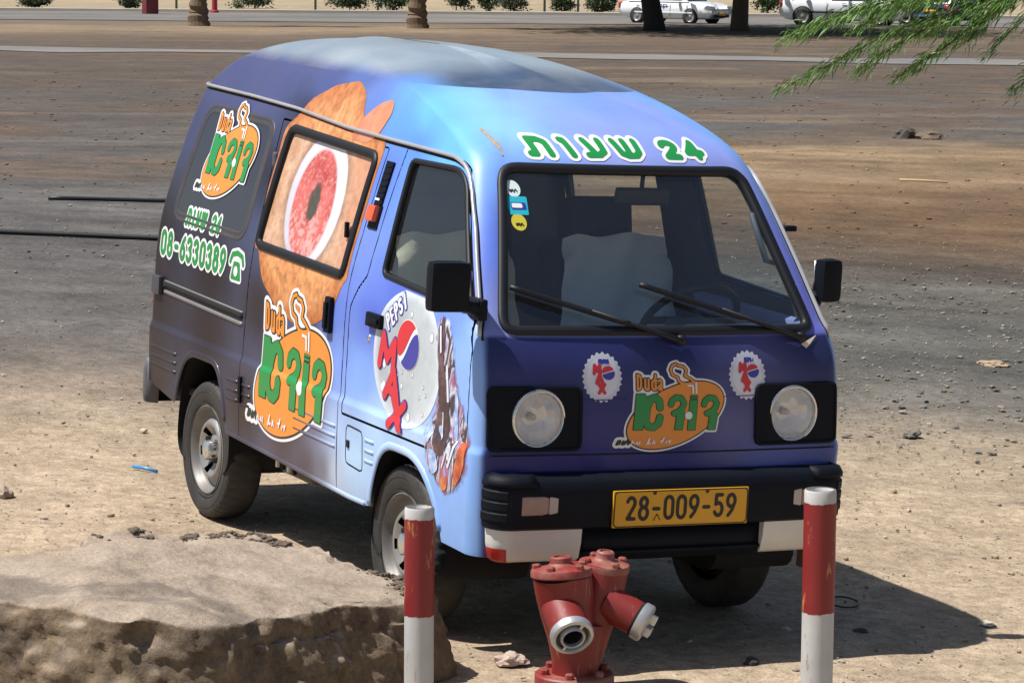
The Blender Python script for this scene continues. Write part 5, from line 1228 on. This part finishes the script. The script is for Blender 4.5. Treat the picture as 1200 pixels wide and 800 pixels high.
    # clods of dark soil along the far and right edges of the top
    rr_ = random.Random(17); iv, if_ = ico(1); SV = []; SF = []; VA = np.array(vs).reshape(ns_, nt_, 3)
    for k in range(9000):
        j = rr_.randrange(nt_); a = -math.pi+2*math.pi*j/nt_; sd, dd_ = math.cos(a), math.sin(a)
        if not (dd_ > .15 and sd > -.75): continue
        i = int((.535+rr_.gauss(0, .026))*ns_)
        if mnoise.noise(Vector((a*6, 1.5, 0))) < -.22: continue
        p = VA[min(i, ns_-1), j]; sz = abs(rr_.gauss(0, .0034))+.0018
        q = np.array([[c_*sz*(1+.3*rr_.random()) for c_ in x] for x in iv])*[1.3, 1.3, .8]+p+[0, 0, sz*.2]; SF += [[b_+len(SV)*len(iv) for b_ in f_] for f_ in if_]; SV.append(q)
    so_ = mk('soil', np.concatenate(SV), SF, plain('dark_soil', (.12, .09, .065), .95, var=.4, scale=40, bump=.6), bo, False); so_['kind'] = 'stuff'
    tag(bo, 'large flat-topped tan boulder with soil along its edges beside the van', 'boulder')
boulder()

# ------------------------------------------------------------------ bollards
def paint_mat(name, col, under, thr):
    m, t, b = new_mat(name); N = t.nodes; L = t.links; tc = N.new('ShaderNodeTexCoord')
    mp = N.new('ShaderNodeMapping'); mp.inputs['Scale'].default_value = (1, 1, .22); L.new(tc.outputs['Object'], mp.inputs[0])
    n = N.new('ShaderNodeTexNoise'); n.inputs['Scale'].default_value = 26; n.inputs['Detail'].default_value = 9; n.inputs['Roughness'].default_value = .7; L.new(mp.outputs[0], n.inputs['Vector'])
    r_ = N.new('ShaderNodeMapRange'); r_.inputs[1].default_value = thr; r_.inputs[2].default_value = thr+.05; L.new(n.outputs['Fac'], r_.inputs[0])
    n2 = N.new('ShaderNodeTexNoise'); n2.inputs['Scale'].default_value = 9; n2.inputs['Detail'].default_value = 7; L.new(tc.outputs['Object'], n2.inputs['Vector'])
    c1 = N.new('ShaderNodeMix'); c1.data_type = 'RGBA'; c1.inputs[6].default_value = (*[c*.72 for c in col], 1); c1.inputs[7].default_value = (*[min(1, c*1.15) for c in col], 1); L.new(n2.outputs['Fac'], c1.inputs[0])
    mx = N.new('ShaderNodeMix'); mx.data_type = 'RGBA'; L.new(r_.outputs[0], mx.inputs[0]); L.new(c1.outputs[2], mx.inputs[6]); mx.inputs[7].default_value = (*under, 1); L.new(mx.outputs[2], b.inputs['Base Color'])
    b.inputs['Roughness'].default_value = .5; bp_ = N.new('ShaderNodeBump'); bp_.inputs['Strength'].default_value = .35; bp_.inputs['Distance'].default_value = .004; L.new(n.outputs['Fac'], bp_.inputs['Height']); L.new(bp_.outputs[0], b.inputs['Normal']); return m
B_white = paint_mat('bollard_white', (.52, .52, .51), (.30, .24, .17), .60); B_red = paint_mat('bollard_red', (.23, .016, .018), (.42, .20, .07), .60)
def bollard(d, s, top, red, cap, r, label, chip):
    o = empty('bollard', GP(d, s)); z0 = o.location.z; h = top-z0; zr = red-z0; zc = cap-z0
    w_ = lambda a: .0012*math.sin(a*3+chip)+.0010*math.sin(a*9+chip*2)+.0008*math.sin(a*17)
    def band(name, za, zb, ja, jb, mat, rr):
        n = 48; vs = []; k = 6
        for j in range(n):
            a = 2*math.pi*j/n
            for i in range(k): t = i/(k-1); z = za+(zb-za)*t+(w_(a) if ja and i == 0 else 0)+(w_(a) if jb and i == k-1 else 0); vs.append((rr*math.cos(a), rr*math.sin(a), z))
        mk(name, vs, [(j*k+i, ((j+1) % n)*k+i, ((j+1) % n)*k+i+1, j*k+i+1) for j in range(n) for i in range(k-1)], mat, o)
    band('white_shaft', -.15, zr, 0, 1, B_white, r); band('red_band', zr, zc, 1, 1, B_red, r+.0006)
    n = 48; MB().lathe([(r-.0002, zc-.004), (r, h-.006), (r-.003, h), (r-.007, h), (r-.009, h-.004), (r-.010, h-.015), (r*.5, h-.014), (0, h-.013)], 48).build('cap', B_white, o, sharp=45)
    MB().lathe([(r-.004, h+.0006), (r-.0085, h+.0004)], 48).build('rust_rim', plain('rust', (.12, .07, .05), .85, var=.4, scale=40), o)
    return tag(o, label, 'bollard', 'red and white bollards')
bollard(9.42, .953, .645, .262, .605, .0497, 'scuffed red and white steel bollard standing alone by the van shadow, away from the boulder', 1.)
bollard(9.20, -.2745, .622, .292, .588, .0450, 'red and white steel bollard standing against the boulder', 4.)

# ------------------------------------------------------------------ fire hydrant
H_red = paint_mat('hydrant_red', (.21, .018, .016), (.27, .12, .085), .59)
H_dust = plain('hydrant_cap', (.235, .028, .025), .55, var=.2, dust=.55, scale=14)
hyd = empty('fire_hydrant', GP(9.6, .205), to_world_rot()); tag(hyd, 'red twin-headed fire hydrant with one open silver outlet in front of the van', 'fire hydrant')
def pipe(name, pts, rads, mat, parent, n=28):
    return MB().tube(pts, rads, n, name != 'outlet').build(name, mat, parent, sharp=50)
def bez(a, b, c, n=12):
    a, b, c = Vector(a), Vector(b), Vector(c); return [a*(1-t)**2+b*2*t*(1-t)+c*t*t for t in np.linspace(0, 1, n)]
MB().lathe([(0, -.03), (.126, -.03), (.126, .036), (.121, .041), (.075, .043), (0, .043)], 44).build('base_flange', H_dust, hyd, sharp=40)
for k in range(6):
    a = math.radians(20+60*k); MB().lathe([(.014, .04), (.014, .056), (.010, .060), (0, .060)], 6, Matrix.Translation((.100*math.cos(a), .100*math.sin(a), 0))).build('base_bolt', H_dust, hyd, smooth=False)
p1 = Vector((-.045, -.045, .372)); p2 = Vector((.092, .07, .368))
q1 = bez((-.005, -.01, .04), (-.015, -.015, .20), p1, 14); r1 = list(np.interp(np.linspace(0, 1, 14), [0, .12, .35, .6, .8, 1], [.068, .063, .070, .085, .092, .093]))
pipe('barrel', q1, r1, H_red, hyd)
q2 = bez((.025, .02, .06), (.06, .05, .20), p2, 14); r2 = list(np.interp(np.linspace(0, 1, 14), [0, .2, .5, .8, 1], [.055, .060, .070, .079, .080]))
pipe('barrel', q2, r2, H_red, hyd)
pipe('neck', [(0, 0, .02), (.005, .0, .10), (.02, .01, .2)], [.074, .072, .075], H_red, hyd)
for p_, R_, nb, tilt in ((p1, .097, 5, (-.05, -.06)), (p2, .082, 4, (.10, .04))):
    M = Matrix.Translation(p_) @ Matrix.Rotation(tilt[0], 4, 'Y') @ Matrix.Rotation(tilt[1], 4, 'X')
    cp = MB().lathe([(R_*.97, -.012), (R_, -.010), (R_, .006), (R_*.97, .012), (R_*.72, .017), (R_*.45, .022), (R_*.36, .030), (R_*.35, .046), (R_*.30, .050), (R_*.23, .050), (R_*.21, .036), (0, .036)], 40, M).build('bonnet', H_dust, hyd, sharp=40)
    MB().lathe([(.013, .034), (.013, .048), (0, .049)], 5, M).build('spindle_nut', H_dust, cp, smooth=False)
    MB().lathe([(R_*.965, -.016), (R_*.965, -.011)], 40, M).build('joint_gap', M_dark, cp)
    for k in range(nb):
        a = 2*math.pi*k/nb+.5; MB().lathe([(.0145, .008), (.0145, .024), (.011, .028), (0, .028)], 6, M @ Matrix.Translation((R_*.80*math.cos(a), R_*.80*math.sin(a), 0))).build('bonnet_bolt', H_dust, cp, smooth=False)
def outlet(a, b, r, capped):
    a, b = Vector(a), Vector(b); ax = (b-a).normalized(); pipe('outlet', [a, a.lerp(b, .5), b], [r*1.02, r, r*.97], H_red, hyd)
    M = Matrix.Translation(b) @ ax.to_track_quat('Z', 'Y').to_matrix().to_4x4()
    if not capped:
        c = MB().lathe([(r*.95, -.012), (r*1.10, -.006), (r*1.12, .010), (r*1.06, .020), (r*.92, .024), (r*.86, .020), (r*.84, .004), (r*.66, .003), (r*.64, .024), (r*.58, .028), (r*.52, .024), (r*.50, -.02), (r*.30, -.05), (0, -.05)], 40, M).build('coupling', M_alu, hyd, sharp=40)
        MB().lathe([(r*.87, .010), (r*.67, .008)], 40, M).build('seal', M_rubber, c)
        MB().lathe([(r*.505, .012), (r*.495, -.02), (r*.29, -.048), (0, -.049)], 32, M).build('bore', M_dark, c)
        for k in range(2): aa = 1.1+math.pi*k; MB().box((0, 0, 0), (.020, .010, .008), Matrix.Rotation(aa, 4, 'Z'), .002).build('lug', M_alu, c).matrix_local = M @ Matrix.Translation((r*.76*math.cos(aa), r*.76*math.sin(aa), .018))
    else:
        c = MB().lathe([(r*.9, -.012), (r*1.08, -.008), (r*1.10, .016), (r*1.02, .022), (r*.4, .026), (0, .027)], 40, M).build('outlet_cap', M_alu, hyd, sharp=40)
        for k, (x_, y_) in enumerate(((.0, .022), (.012, -.02), (-.014, -.018))): MB().box((0, 0, 0), (.018, .032, .022), None, .004).build('cap_lug', M_white if k == 0 else M_alu, c).matrix_local = M @ Matrix.Translation((x_, y_, .034))
        MB().lathe([(r*1.0, -.018), (r*1.0, -.010)], 40, M).build('gasket_ring', M_dark, c)
outlet((-.045, -.06, .270), (-.014, -.175, .205), .062, False)
outlet((.10, .03, .262), (.208, .00, .208), .057, True)
# ------------------------------------------------------------------ trees, shrubs, fence posts and cars behind
M_leaf = [plain('leaf_a', (.095, .21, .03), .6, var=.35, scale=3), plain('leaf_b', (.05, .12, .025), .6, var=.35, scale=3), plain('leaf_c', (.13, .25, .045), .6, var=.3, scale=3)]
M_bark = plain('bark', (.10, .07, .048), .9, var=.4, scale=6, bump=.8, bscale=14); M_barkd = plain('dark_bark', (.035, .028, .024), .9, var=.4, scale=6, bump=.8, bscale=14); M_palm = plain('palm_bark', (.15, .105, .065), .9, var=.45, scale=7, bump=.9, bscale=20)
def leaf_cloud(n, centre, rad, size, r_, shape=1.):
    vs = []; fs = []
    cl = [(Vector((r_.gauss(0, .5)*rad[0], r_.gauss(0, .5)*rad[1], r_.gauss(0, .42)*rad[2])), .25+.25*r_.random()) for _ in range(max(6, n//60))]
    for k in range(n):
        c, q = r_.choice(cl); p = Vector(centre)+c+Vector((r_.gauss(0, 1)*q*rad[0], r_.gauss(0, 1)*q*rad[1], r_.gauss(0, 1)*q*rad[2]))*.6
        a = Vector((r_.gauss(0, 1), r_.gauss(0, 1), r_.gauss(0, .6))).normalized(); b = a.orthogonal().normalized(); s = size*(.6+.8*r_.random())
        i = len(vs); vs += [p-a*s*.5, p+b*s*.22*shape, p+a*s*.5, p-b*s*.22*shape]; fs.append((i, i+1, i+2, i+3))
    return vs, fs
def palm(d, s, label, seed, h=8.5):
    r_ = random.Random(seed); o = empty('palm_tree', GP(d, s)); pts = [(0.04*math.sin(k), .03*math.cos(k*1.3), h*k/60-.1) for k in range(61)]
    MB().tube(pts, [(.46-.10*min(1, k/8)-.05*k/60)*(1+.07*((k % 2)*2-1)) for k in range(61)], 16).build('trunk', M_palm, o, smooth=False)
    m = MB()
    for k in range(26):
        a = r_.random()*6.28; el = r_.uniform(-.4, 1.2); L_ = r_.uniform(2.4, 3.2); pp = []
        for i in range(9): t = i/8; pp.append(Vector((math.cos(a)*L_*t*math.cos(el*.5), math.sin(a)*L_*t*math.cos(el*.5), h+L_*t*math.sin(el)-1.6*t*t)))
        for i in range(8):
            t_ = (pp[i+1]-pp[i]).normalized(); sd = t_.cross(Vector((0, 0, 1))).normalized()
            for sg in (-1, 1):
                for w_ in (.0, .33, .66): p0 = pp[i].lerp(pp[i+1], w_); q = p0+sd*sg*.55+t_*.25-Vector((0, 0, .22)); m.add([p0, p0+t_*.07, q], [(0, 1, 2)])
    m.build('crown', M_leaf[1], o, smooth=False); tag(o, label, 'palm tree', 'trees along the far edge of the lot')
palm(129, -13.05, 'palm trunk with flared base on a sandy mound near the red bin', 1); palm(127, -3.95, 'slender straight palm trunk standing alone by the road', 2)
def acacia(d, s, label, seed, r, mat, h=4.2, cr=4.6, lean=0., name='shade_tree'):
    r_ = random.Random(seed); o = empty(name, GP(d, s), to_world_rot()); m = MB()
    m.tube([(0, 0, -.1), (-.02, 0, .3), (lean*.5, .05, 1.2), (lean, .1, h*.65)], [r*1.25, r*1.02, r*.92, r*.75], 12)
    for k in range(6):
        a = k*1.05+r_.random(); m.tube([(lean, .1, h*.6), (lean+math.cos(a)*cr*.3, math.sin(a)*cr*.3, h*.85), (lean+math.cos(a)*cr*.7, math.sin(a)*cr*.7, h*1.1)], [r*.5, r*.3, r*.12], 7)
    m.build('trunk', mat, o); vs, fs = leaf_cloud(13000, (lean, 0, h*1.2), (cr*1.15, cr*2.3, 1.3), .62, r_); mk('crown', vs, fs, M_leaf[seed % 2], o, False)
    return tag(o, label, 'tree', 'trees along the far edge of the lot')
acacia(126, 5.65, 'thick dark leaning trunk in front of the white sedan', 3, .42, M_barkd, 5.2, 4.8, -.35); acacia(126, 9.10, 'reddish brown trunk standing between the two white vehicles', 4, .36, M_bark, 5.0, 5.0, .05)
# drooping feathery branch: its tree stands to the right, outside the picture
ft = empty('feathery_tree', GP(13.2, 4.3)); ft.rotation_euler = (0, 0, to_world_rot()); tag(ft, 'drooping green feathery branches reaching down over the lot', 'tree')
m = MB(); m.tube([(0, 0, -.1), (.05, 0, .8), (-.1, 0, 1.9), (-.3, 0, 2.9)], [.17, .14, .12, .09], 12)
for a in (0.6, 2.2, 3.9, 5.2): m.tube([(-.1, 0, 1.9), (math.cos(a)*.7, math.sin(a)*.7, 2.7), (math.cos(a)*1.7, math.sin(a)*1.7, 3.2)], [.08, .05, .02], 8)
m.build('trunk', M_bark, ft); r_ = random.Random(11); vs, fs = leaf_cloud(2600, (.3, .3, 3.5), (1.7, 1.7, .7), .13, r_, .6); mk('crown', vs, fs, M_leaf[1], ft, False)
z0 = ft.location.z
def sp(px, py, dd=0.):       # metres right of the tree foot, height above it
    d = 13.2+dd; return Vector(((px-600)*d/3640.7-4.3, dd, 2.342-(py+82.)*d/3640.7-z0))
TW = [[(1290, -60), (1200, -18), (1120, 2), (1040, 32), (985, 62), (940, 86), (912, 99)], [(1290, -60), (1150, -25), (1040, -4), (975, 14), (938, 28), (911, 44)], [(1200, -20), (1140, 20), (1100, 52), (1070, 70), (1046, 86)], [(1290, -40), (1215, 0), (1180, 28), (1152, 60)], [(1290, 0), (1225, 50), (1200, 82), (1186, 103)],
      [(1150, -25), (1080, -5), (1030, 10), (992, 32)], [(1240, -40), (1160, -5), (1120, 12), (1085, 34)], [(1120, 2), (1080, 28), (1030, 58), (1002, 78)], [(1260, -50), (1190, -12), (1150, 18), (1128, 44)], [(1180, -30), (1090, -12), (1010, 2), (960, 22), (936, 40)]]
for k, tw in enumerate(TW):
    pp = resample([sp(a, b, r_.uniform(-.05, .05)+(.25 if k in (3, 4) else 0)) for a, b in tw], .02); pp = [Vector(p) for p in pp]
    b = MB(); n = len(pp); b.tube(pp, [.007*(1-i/n)+.0016 for i in range(n)], 6); br = b.build('branch', M_bark, ft)
    lv = MB(); start = int(n*.18)
    for i in range(start, n):
        for q in range(11 if k not in (3, 4) else 7):
            p = pp[i]+Vector((r_.gauss(0, .012), r_.gauss(0, .05), r_.gauss(0, .014))); L_ = r_.uniform(.035, .085)*(1. if i < n*.9 else .7)
            dr = Vector((-.62+r_.gauss(0, .24), r_.gauss(0, .35), -.68+r_.gauss(0, .24))).normalized(); w_ = dr.cross(Vector((r_.gauss(0, .5), 1, r_.gauss(0, .5)))).normalized()*L_*.04
            e = p+dr*L_; md = p+dr*L_*.5+Vector((0, 0, .006)); lv.add([p, md+w_, e, md-w_], [(0, 1, 2, 3)])
    lv.build('leaves', M_leaf[(0, 2, 0, 1, 1, 2, 0, 2, 1, 0)[k]], br, smooth=False)
# shrubs beyond the kerb
M_shrub = [plain('shrub_a', (.045, .075, .03), .7, var=.35, scale=3), plain('shrub_b', (.06, .085, .04), .7, var=.35, scale=3)]
r_ = random.Random(21)
SHL = ['low green shrub beyond the kerb, set apart past the red bin', 'small shrub beyond the kerb right beside the dark red waste bin', 'wide bushy shrub beyond the kerb past the red standpipe', 'bushy shrub between two fence posts beyond the kerb', 'shrub between a fence post and the slender palm trunk', 'narrow shrub beyond the kerb, first past the slender palm trunk', 'upright shrub beyond the kerb, second past the slender palm trunk', 'rounder shrub beyond the kerb, third past the slender palm trunk', 'shrub growing between the two fence posts set close together', 'taller shrub between a fence post and the white sedan', 'shrub between the white sedan and the white pickup truck', 'small shrub right behind the tail of the white sedan']
for k, (px_, wd, ht) in enumerate(((42, 1.6, 1.0), (150, 1.2, .9), (297, 2.4, 1.5), (408, 2.0, 1.3), (458, 1.8, 1.4), (532, 1.2, 1.3), (570, 1.2, 1.4), (600, 1.5, 1.4), (655, 1.4, 1.3), (696, 1.4, 1.5), (895, 1.2, 1.3), (712, 1.0, 1.2))):
    d = 196+(k % 3)*3; o = empty('shrub', GP(d, (px_-600)*d/3640)); vs, fs = leaf_cloud(2200, (0, 0, ht*.5), (wd*.55, wd*.5, ht*.42), .20, r_); mk('foliage', vs, fs, M_shrub[k % 2], o, False)
    MB().tube([(0, 0, -.1), (.03, 0, ht*.5)], [.05, .03], 6).build('stem', M_bark, o); tag(o, SHL[k], 'shrub', 'shrubs beyond the kerb')
M_post = plain('green_post', (.07, .13, .11), .6)
for px_, wh in ((206, 'beside the dark red waste bin'), (368, 'alone beyond the wide shrub'), (441, 'among shrubs before the slender palm'), (635, 'past the row of three shrubs, one of a close pair'), (674, 'nearest the white sedan, one of a close pair')): 
    d = 184; o = MB().tube([(0, 0, -.1), (0, 0, 2.4)], .075, 8).build('fence_post', M_post, None); o.location = GP(d, (px_-600)*d/3640); tag(o, 'thin dark green fence post '+wh, 'post', 'fence posts by the kerb')
bn = empty('waste_bin', GP(168, -19.6)); M_bin = plain('bin_red', (.16, .02, .025), .5, var=.2); tag(bn, 'dark red waste bin standing beyond the palm trees', 'bin')
MB().box((0, 0, .75), (.74, .7, 1.45), None, .06).build('bin_body', M_bin, bn, sharp=40); MB().box((0, 0, 1.53), (.8, .76, .10), None, .04).build('bin_lid', M_bin, bn, sharp=40); 
for sx in (-.25, .25): MB().tube([(sx, -.2, 0), (sx, -.2, .08)], .06, 10).build('bin_foot', M_dark, bn)
rp_ = MB().lathe([(.0, -.1), (.24, -.1), (.24, .12), (.16, .16), (.15, 1.1), (.20, 1.12), (.20, 1.22), (.12, 1.34), (0, 1.36)], 20).build('standpipe', plain('pipe_red', (.4, .03, .04), .45), None, sharp=40); rp_.location = GP(176, -16.9); tag(rp_, 'small bright red standpipe beside the dark red bin', 'standpipe')

# ---- parked cars
M_carw = plain('car_white', (.76, .78, .80), .3, coat=.6, var=.03); M_carb = plain('car_blue', (.03, .05, .13), .3, coat=.6, var=.1); M_cars = plain('car_silver', (.42, .46, .50), .3, coat=.6, metal=.3, var=.05); M_cg = plain('car_glass', (.02, .025, .03), .08, var=.1); M_lamp = plain('car_lamp', (.6, .62, .62), .15, coat=.5)
def car(name, d, s, rz, L_, W_, H_, belt, gl, mat, label, cat, wb, wr=.31, pickup=False, rear=False):
    o = empty(name, GP(d, s), to_world_rot()+rz); 
    xs = np.linspace(-L_/2, L_/2, 25); nb = 14; vs = []; fs = []
    for i, x in enumerate(xs):
        t = abs(x)/(L_/2); w_ = W_/2*(1-.10*t**6); b0 = .19+.10*t**8; tp = belt*(1-.12*(max(0, x/(L_/2)-.35)/.65)**2)-.05*t**8
        if t > .97: b0 += .12; tp -= .14
        for k in range(nb):
            a = 2*math.pi*k/nb; ca, sa = math.cos(a), math.sin(a); p = 5.
            y = w_*math.copysign(abs(ca)**(2/p), ca); z = (b0+tp)/2+(tp-b0)/2*math.copysign(abs(sa)**(2/p), sa); vs.append((x, y, z))
    fs = [(i*nb+k, (i+1)*nb+k, (i+1)*nb+(k+1) % nb, i*nb+(k+1) % nb) for i in range(24) for k in range(nb)]+[tuple(range(nb))[::-1], tuple(24*nb+k for k in range(nb))]
    body_ = mk('body', vs, fs, mat, o)
    g0, g1, g2, g3 = gl; cb = MB(); b_ = belt-.04; W2 = W_/2*.94; W3 = W_/2*.74
    cb.add([(g0, -W2, b_), (g3, -W2, b_), (g3, W2, b_), (g0, W2, b_), (g1, -W3, H_), (g2, -W3, H_), (g2, W3, H_), (g1, W3, H_)], [(0, 1, 5, 4), (1, 2, 6, 5), (2, 3, 7, 6), (3, 0, 4, 7), (4, 5, 6, 7)])
    cb.build('cabin', mat, o, smooth=False)
    def quad(nm, pts, mt, off): n_ = (pts[1]-pts[0]).cross(pts[3]-pts[0]).normalized(); mk(nm, [p+n_*off for p in pts], [(0, 1, 2, 3)], mt, o, False)
    A = [Vector(v) for v in cb.v]; f_ = lambda i0, i1, i2, i3, u0_, u1_, v0_, v1_: [A[i0].lerp(A[i1], u).lerp(A[i3].lerp(A[i2], u), v) for u, v in ((u0_, v0_), (u1_, v0_), (u1_, v1_), (u0_, v1_))]
    for idx in ((0, 1, 5, 4), (2, 3, 7, 6)):
        quad('side_window', f_(*idx, .08, .48, .12, .9), M_cg, .006); quad('side_window', f_(*idx, .53, .93, .12, .9), M_cg, .006)
    quad('windscreen', f_(1, 2, 6, 5, .06, .94, .06, .94), M_cg, .006); quad('rear_window', f_(3, 0, 4, 7, .06, .94, .1, .9), M_cg, .006)
    for x in (-wb/2, wb/2):
        for sy in (-1, 1):
            w0 = empty('wheel'); w0.parent = o; M = Matrix.Translation((x, sy*(W_/2-.10), wr)) @ Matrix.Rotation(math.radians(-90*sy), 4, 'X')
            MB().lathe([(wr*.62, -.09), (wr*.95, -.09), (wr, -.06), (wr, .06), (wr*.95, .105), (wr*.64, .11)], 26, M).build('tyre', M_tyre, w0)
            MB().lathe([(wr*.64, .108), (wr*.58, .09), (wr*.3, .075), (wr*.2, .10), (0, .105)], 20, M).build('rim', M_steel, w0)
            MB().lathe([(wr*1.09, .02), (wr*1.09, .104), (wr*.7, .104)], 26, M).build('wheel_arch', M_dark, w0)
    for sy in (-1, 1):
        MB().box((L_/2-.10, sy*W_*.36, belt*.72), (.16, .34, .15), None, .04).build('headlight', M_lamp, o); MB().box((-L_/2+.06, sy*W_*.40, belt*.78), (.10, .22, .24), None, .03).build('tail_light', plain('tail_red', (.5, .02, .02), .2, coat=.5), o)
        for xx in (g0+.5, .15): MB().box((xx, sy*(W_/2+.001), belt*.82), (.14, .02, .03), None, .005).build('door_handle', mat, o)
        for xx in (-.55, .32, 1.12): MB().box((xx, sy*(W_/2-.002), belt*.62), (.012, .012, belt*.55)).build('door_seam', M_dark, o)
        MB().box((0, sy*(W_/2+.002), belt*.50), (L_*.62, .02, .06), None, .008).build('side_trim', mat if not pickup else M_black, o)
        MB().box((g3-.45, sy*(W_/2+.08), belt+.07), (.12, .16, .12), None, .03).build('door_mirror', mat, o)
    MB().box((L_/2+.005, 0, .42), (.03, .52, .115)).build('number_plate', M_yellow, o); MB().box((-L_/2-.005, 0, .62), (.03, .52, .115)).build('number_plate', M_yellow, o)
    MB().box((L_/2-.01, 0, .33), (.05, W_*.62, .10), None, .01).build('air_intake', M_dark, o)
    o.scale = (1.17, 1.17, 1.17); tag(o, label, cat); return o
c1 = car('sedan', 147, 7.55, math.radians(-36), 4.45, 1.72, 1.42, .92, (-1.75, -.95, .35, 1.15), M_carw, 'white sedan parked beyond the dark leaning trunk', 'car', 2.52)
gx, gy, X, Y = grid(-.5, .5, -.14, .14, .02); S = np.full(X.shape, 9.)
for k, ch in enumerate('PES'): pass
S = np.minimum.reduce([d_poly(X, Y, [(-.42+.28*k, -.1), (-.42+.28*k, .1), (-.24+.28*k, .1), (-.24+.28*k, 0), (-.42+.28*k, 0)]) for k in range(3)])-.025
art_mesh('door_marking', S, gx, gy, lambda a, b: (np.stack([np.asarray(a)*.8-.1, np.full(len(a), -.863), np.asarray(b)*.8+.70], -1), np.tile([0., -1, 0], (len(a), 1))), plain('marking_blue', (.05, .08, .25), .5), .004, c1)
car('pickup_truck', 144, 15.2, math.radians(-15), 4.9, 1.80, 1.75, 1.08, (-.4, -.15, .85, 1.35), M_carw, 'white pickup truck half hidden behind the feathery leaves', 'truck', 3.0, .37, True)
car('hatchback', 146, 20.3, math.radians(60), 3.9, 1.70, 1.45, .95, (-1.8, -1.35, .35, 1.1), M_carb, 'dark blue hatchback seen from behind next to the pickup', 'car', 2.45)
car('estate_car', 152, 17.6, math.radians(-12), 4.4, 1.75, 1.46, .95, (-2.0, -1.7, .35, 1.15), M_cars, 'silver estate car parked behind the white pickup', 'car', 2.6)
sg_ = empty('road_sign', GP(140, 20.95)); MB().tube([(0, 0, -.1), (0, 0, 2.3)], .05, 8).build('sign_pole', M_alu, sg_); MB().lathe([(0, .02), (.30, .02), (.30, -.02), (0, -.02)], 24, Matrix.Translation((0, 0, 1.55)) @ to_world_rot_m if False else Matrix.Translation((0, 0, 1.35)) @ FW.to_track_quat('Z', 'Y').to_matrix().to_4x4()).build('sign_disc', plain('sign_red', (.6, .02, .03), .4), sg_); tag(sg_, 'small red disc on a grey pole behind the leaves', 'sign')
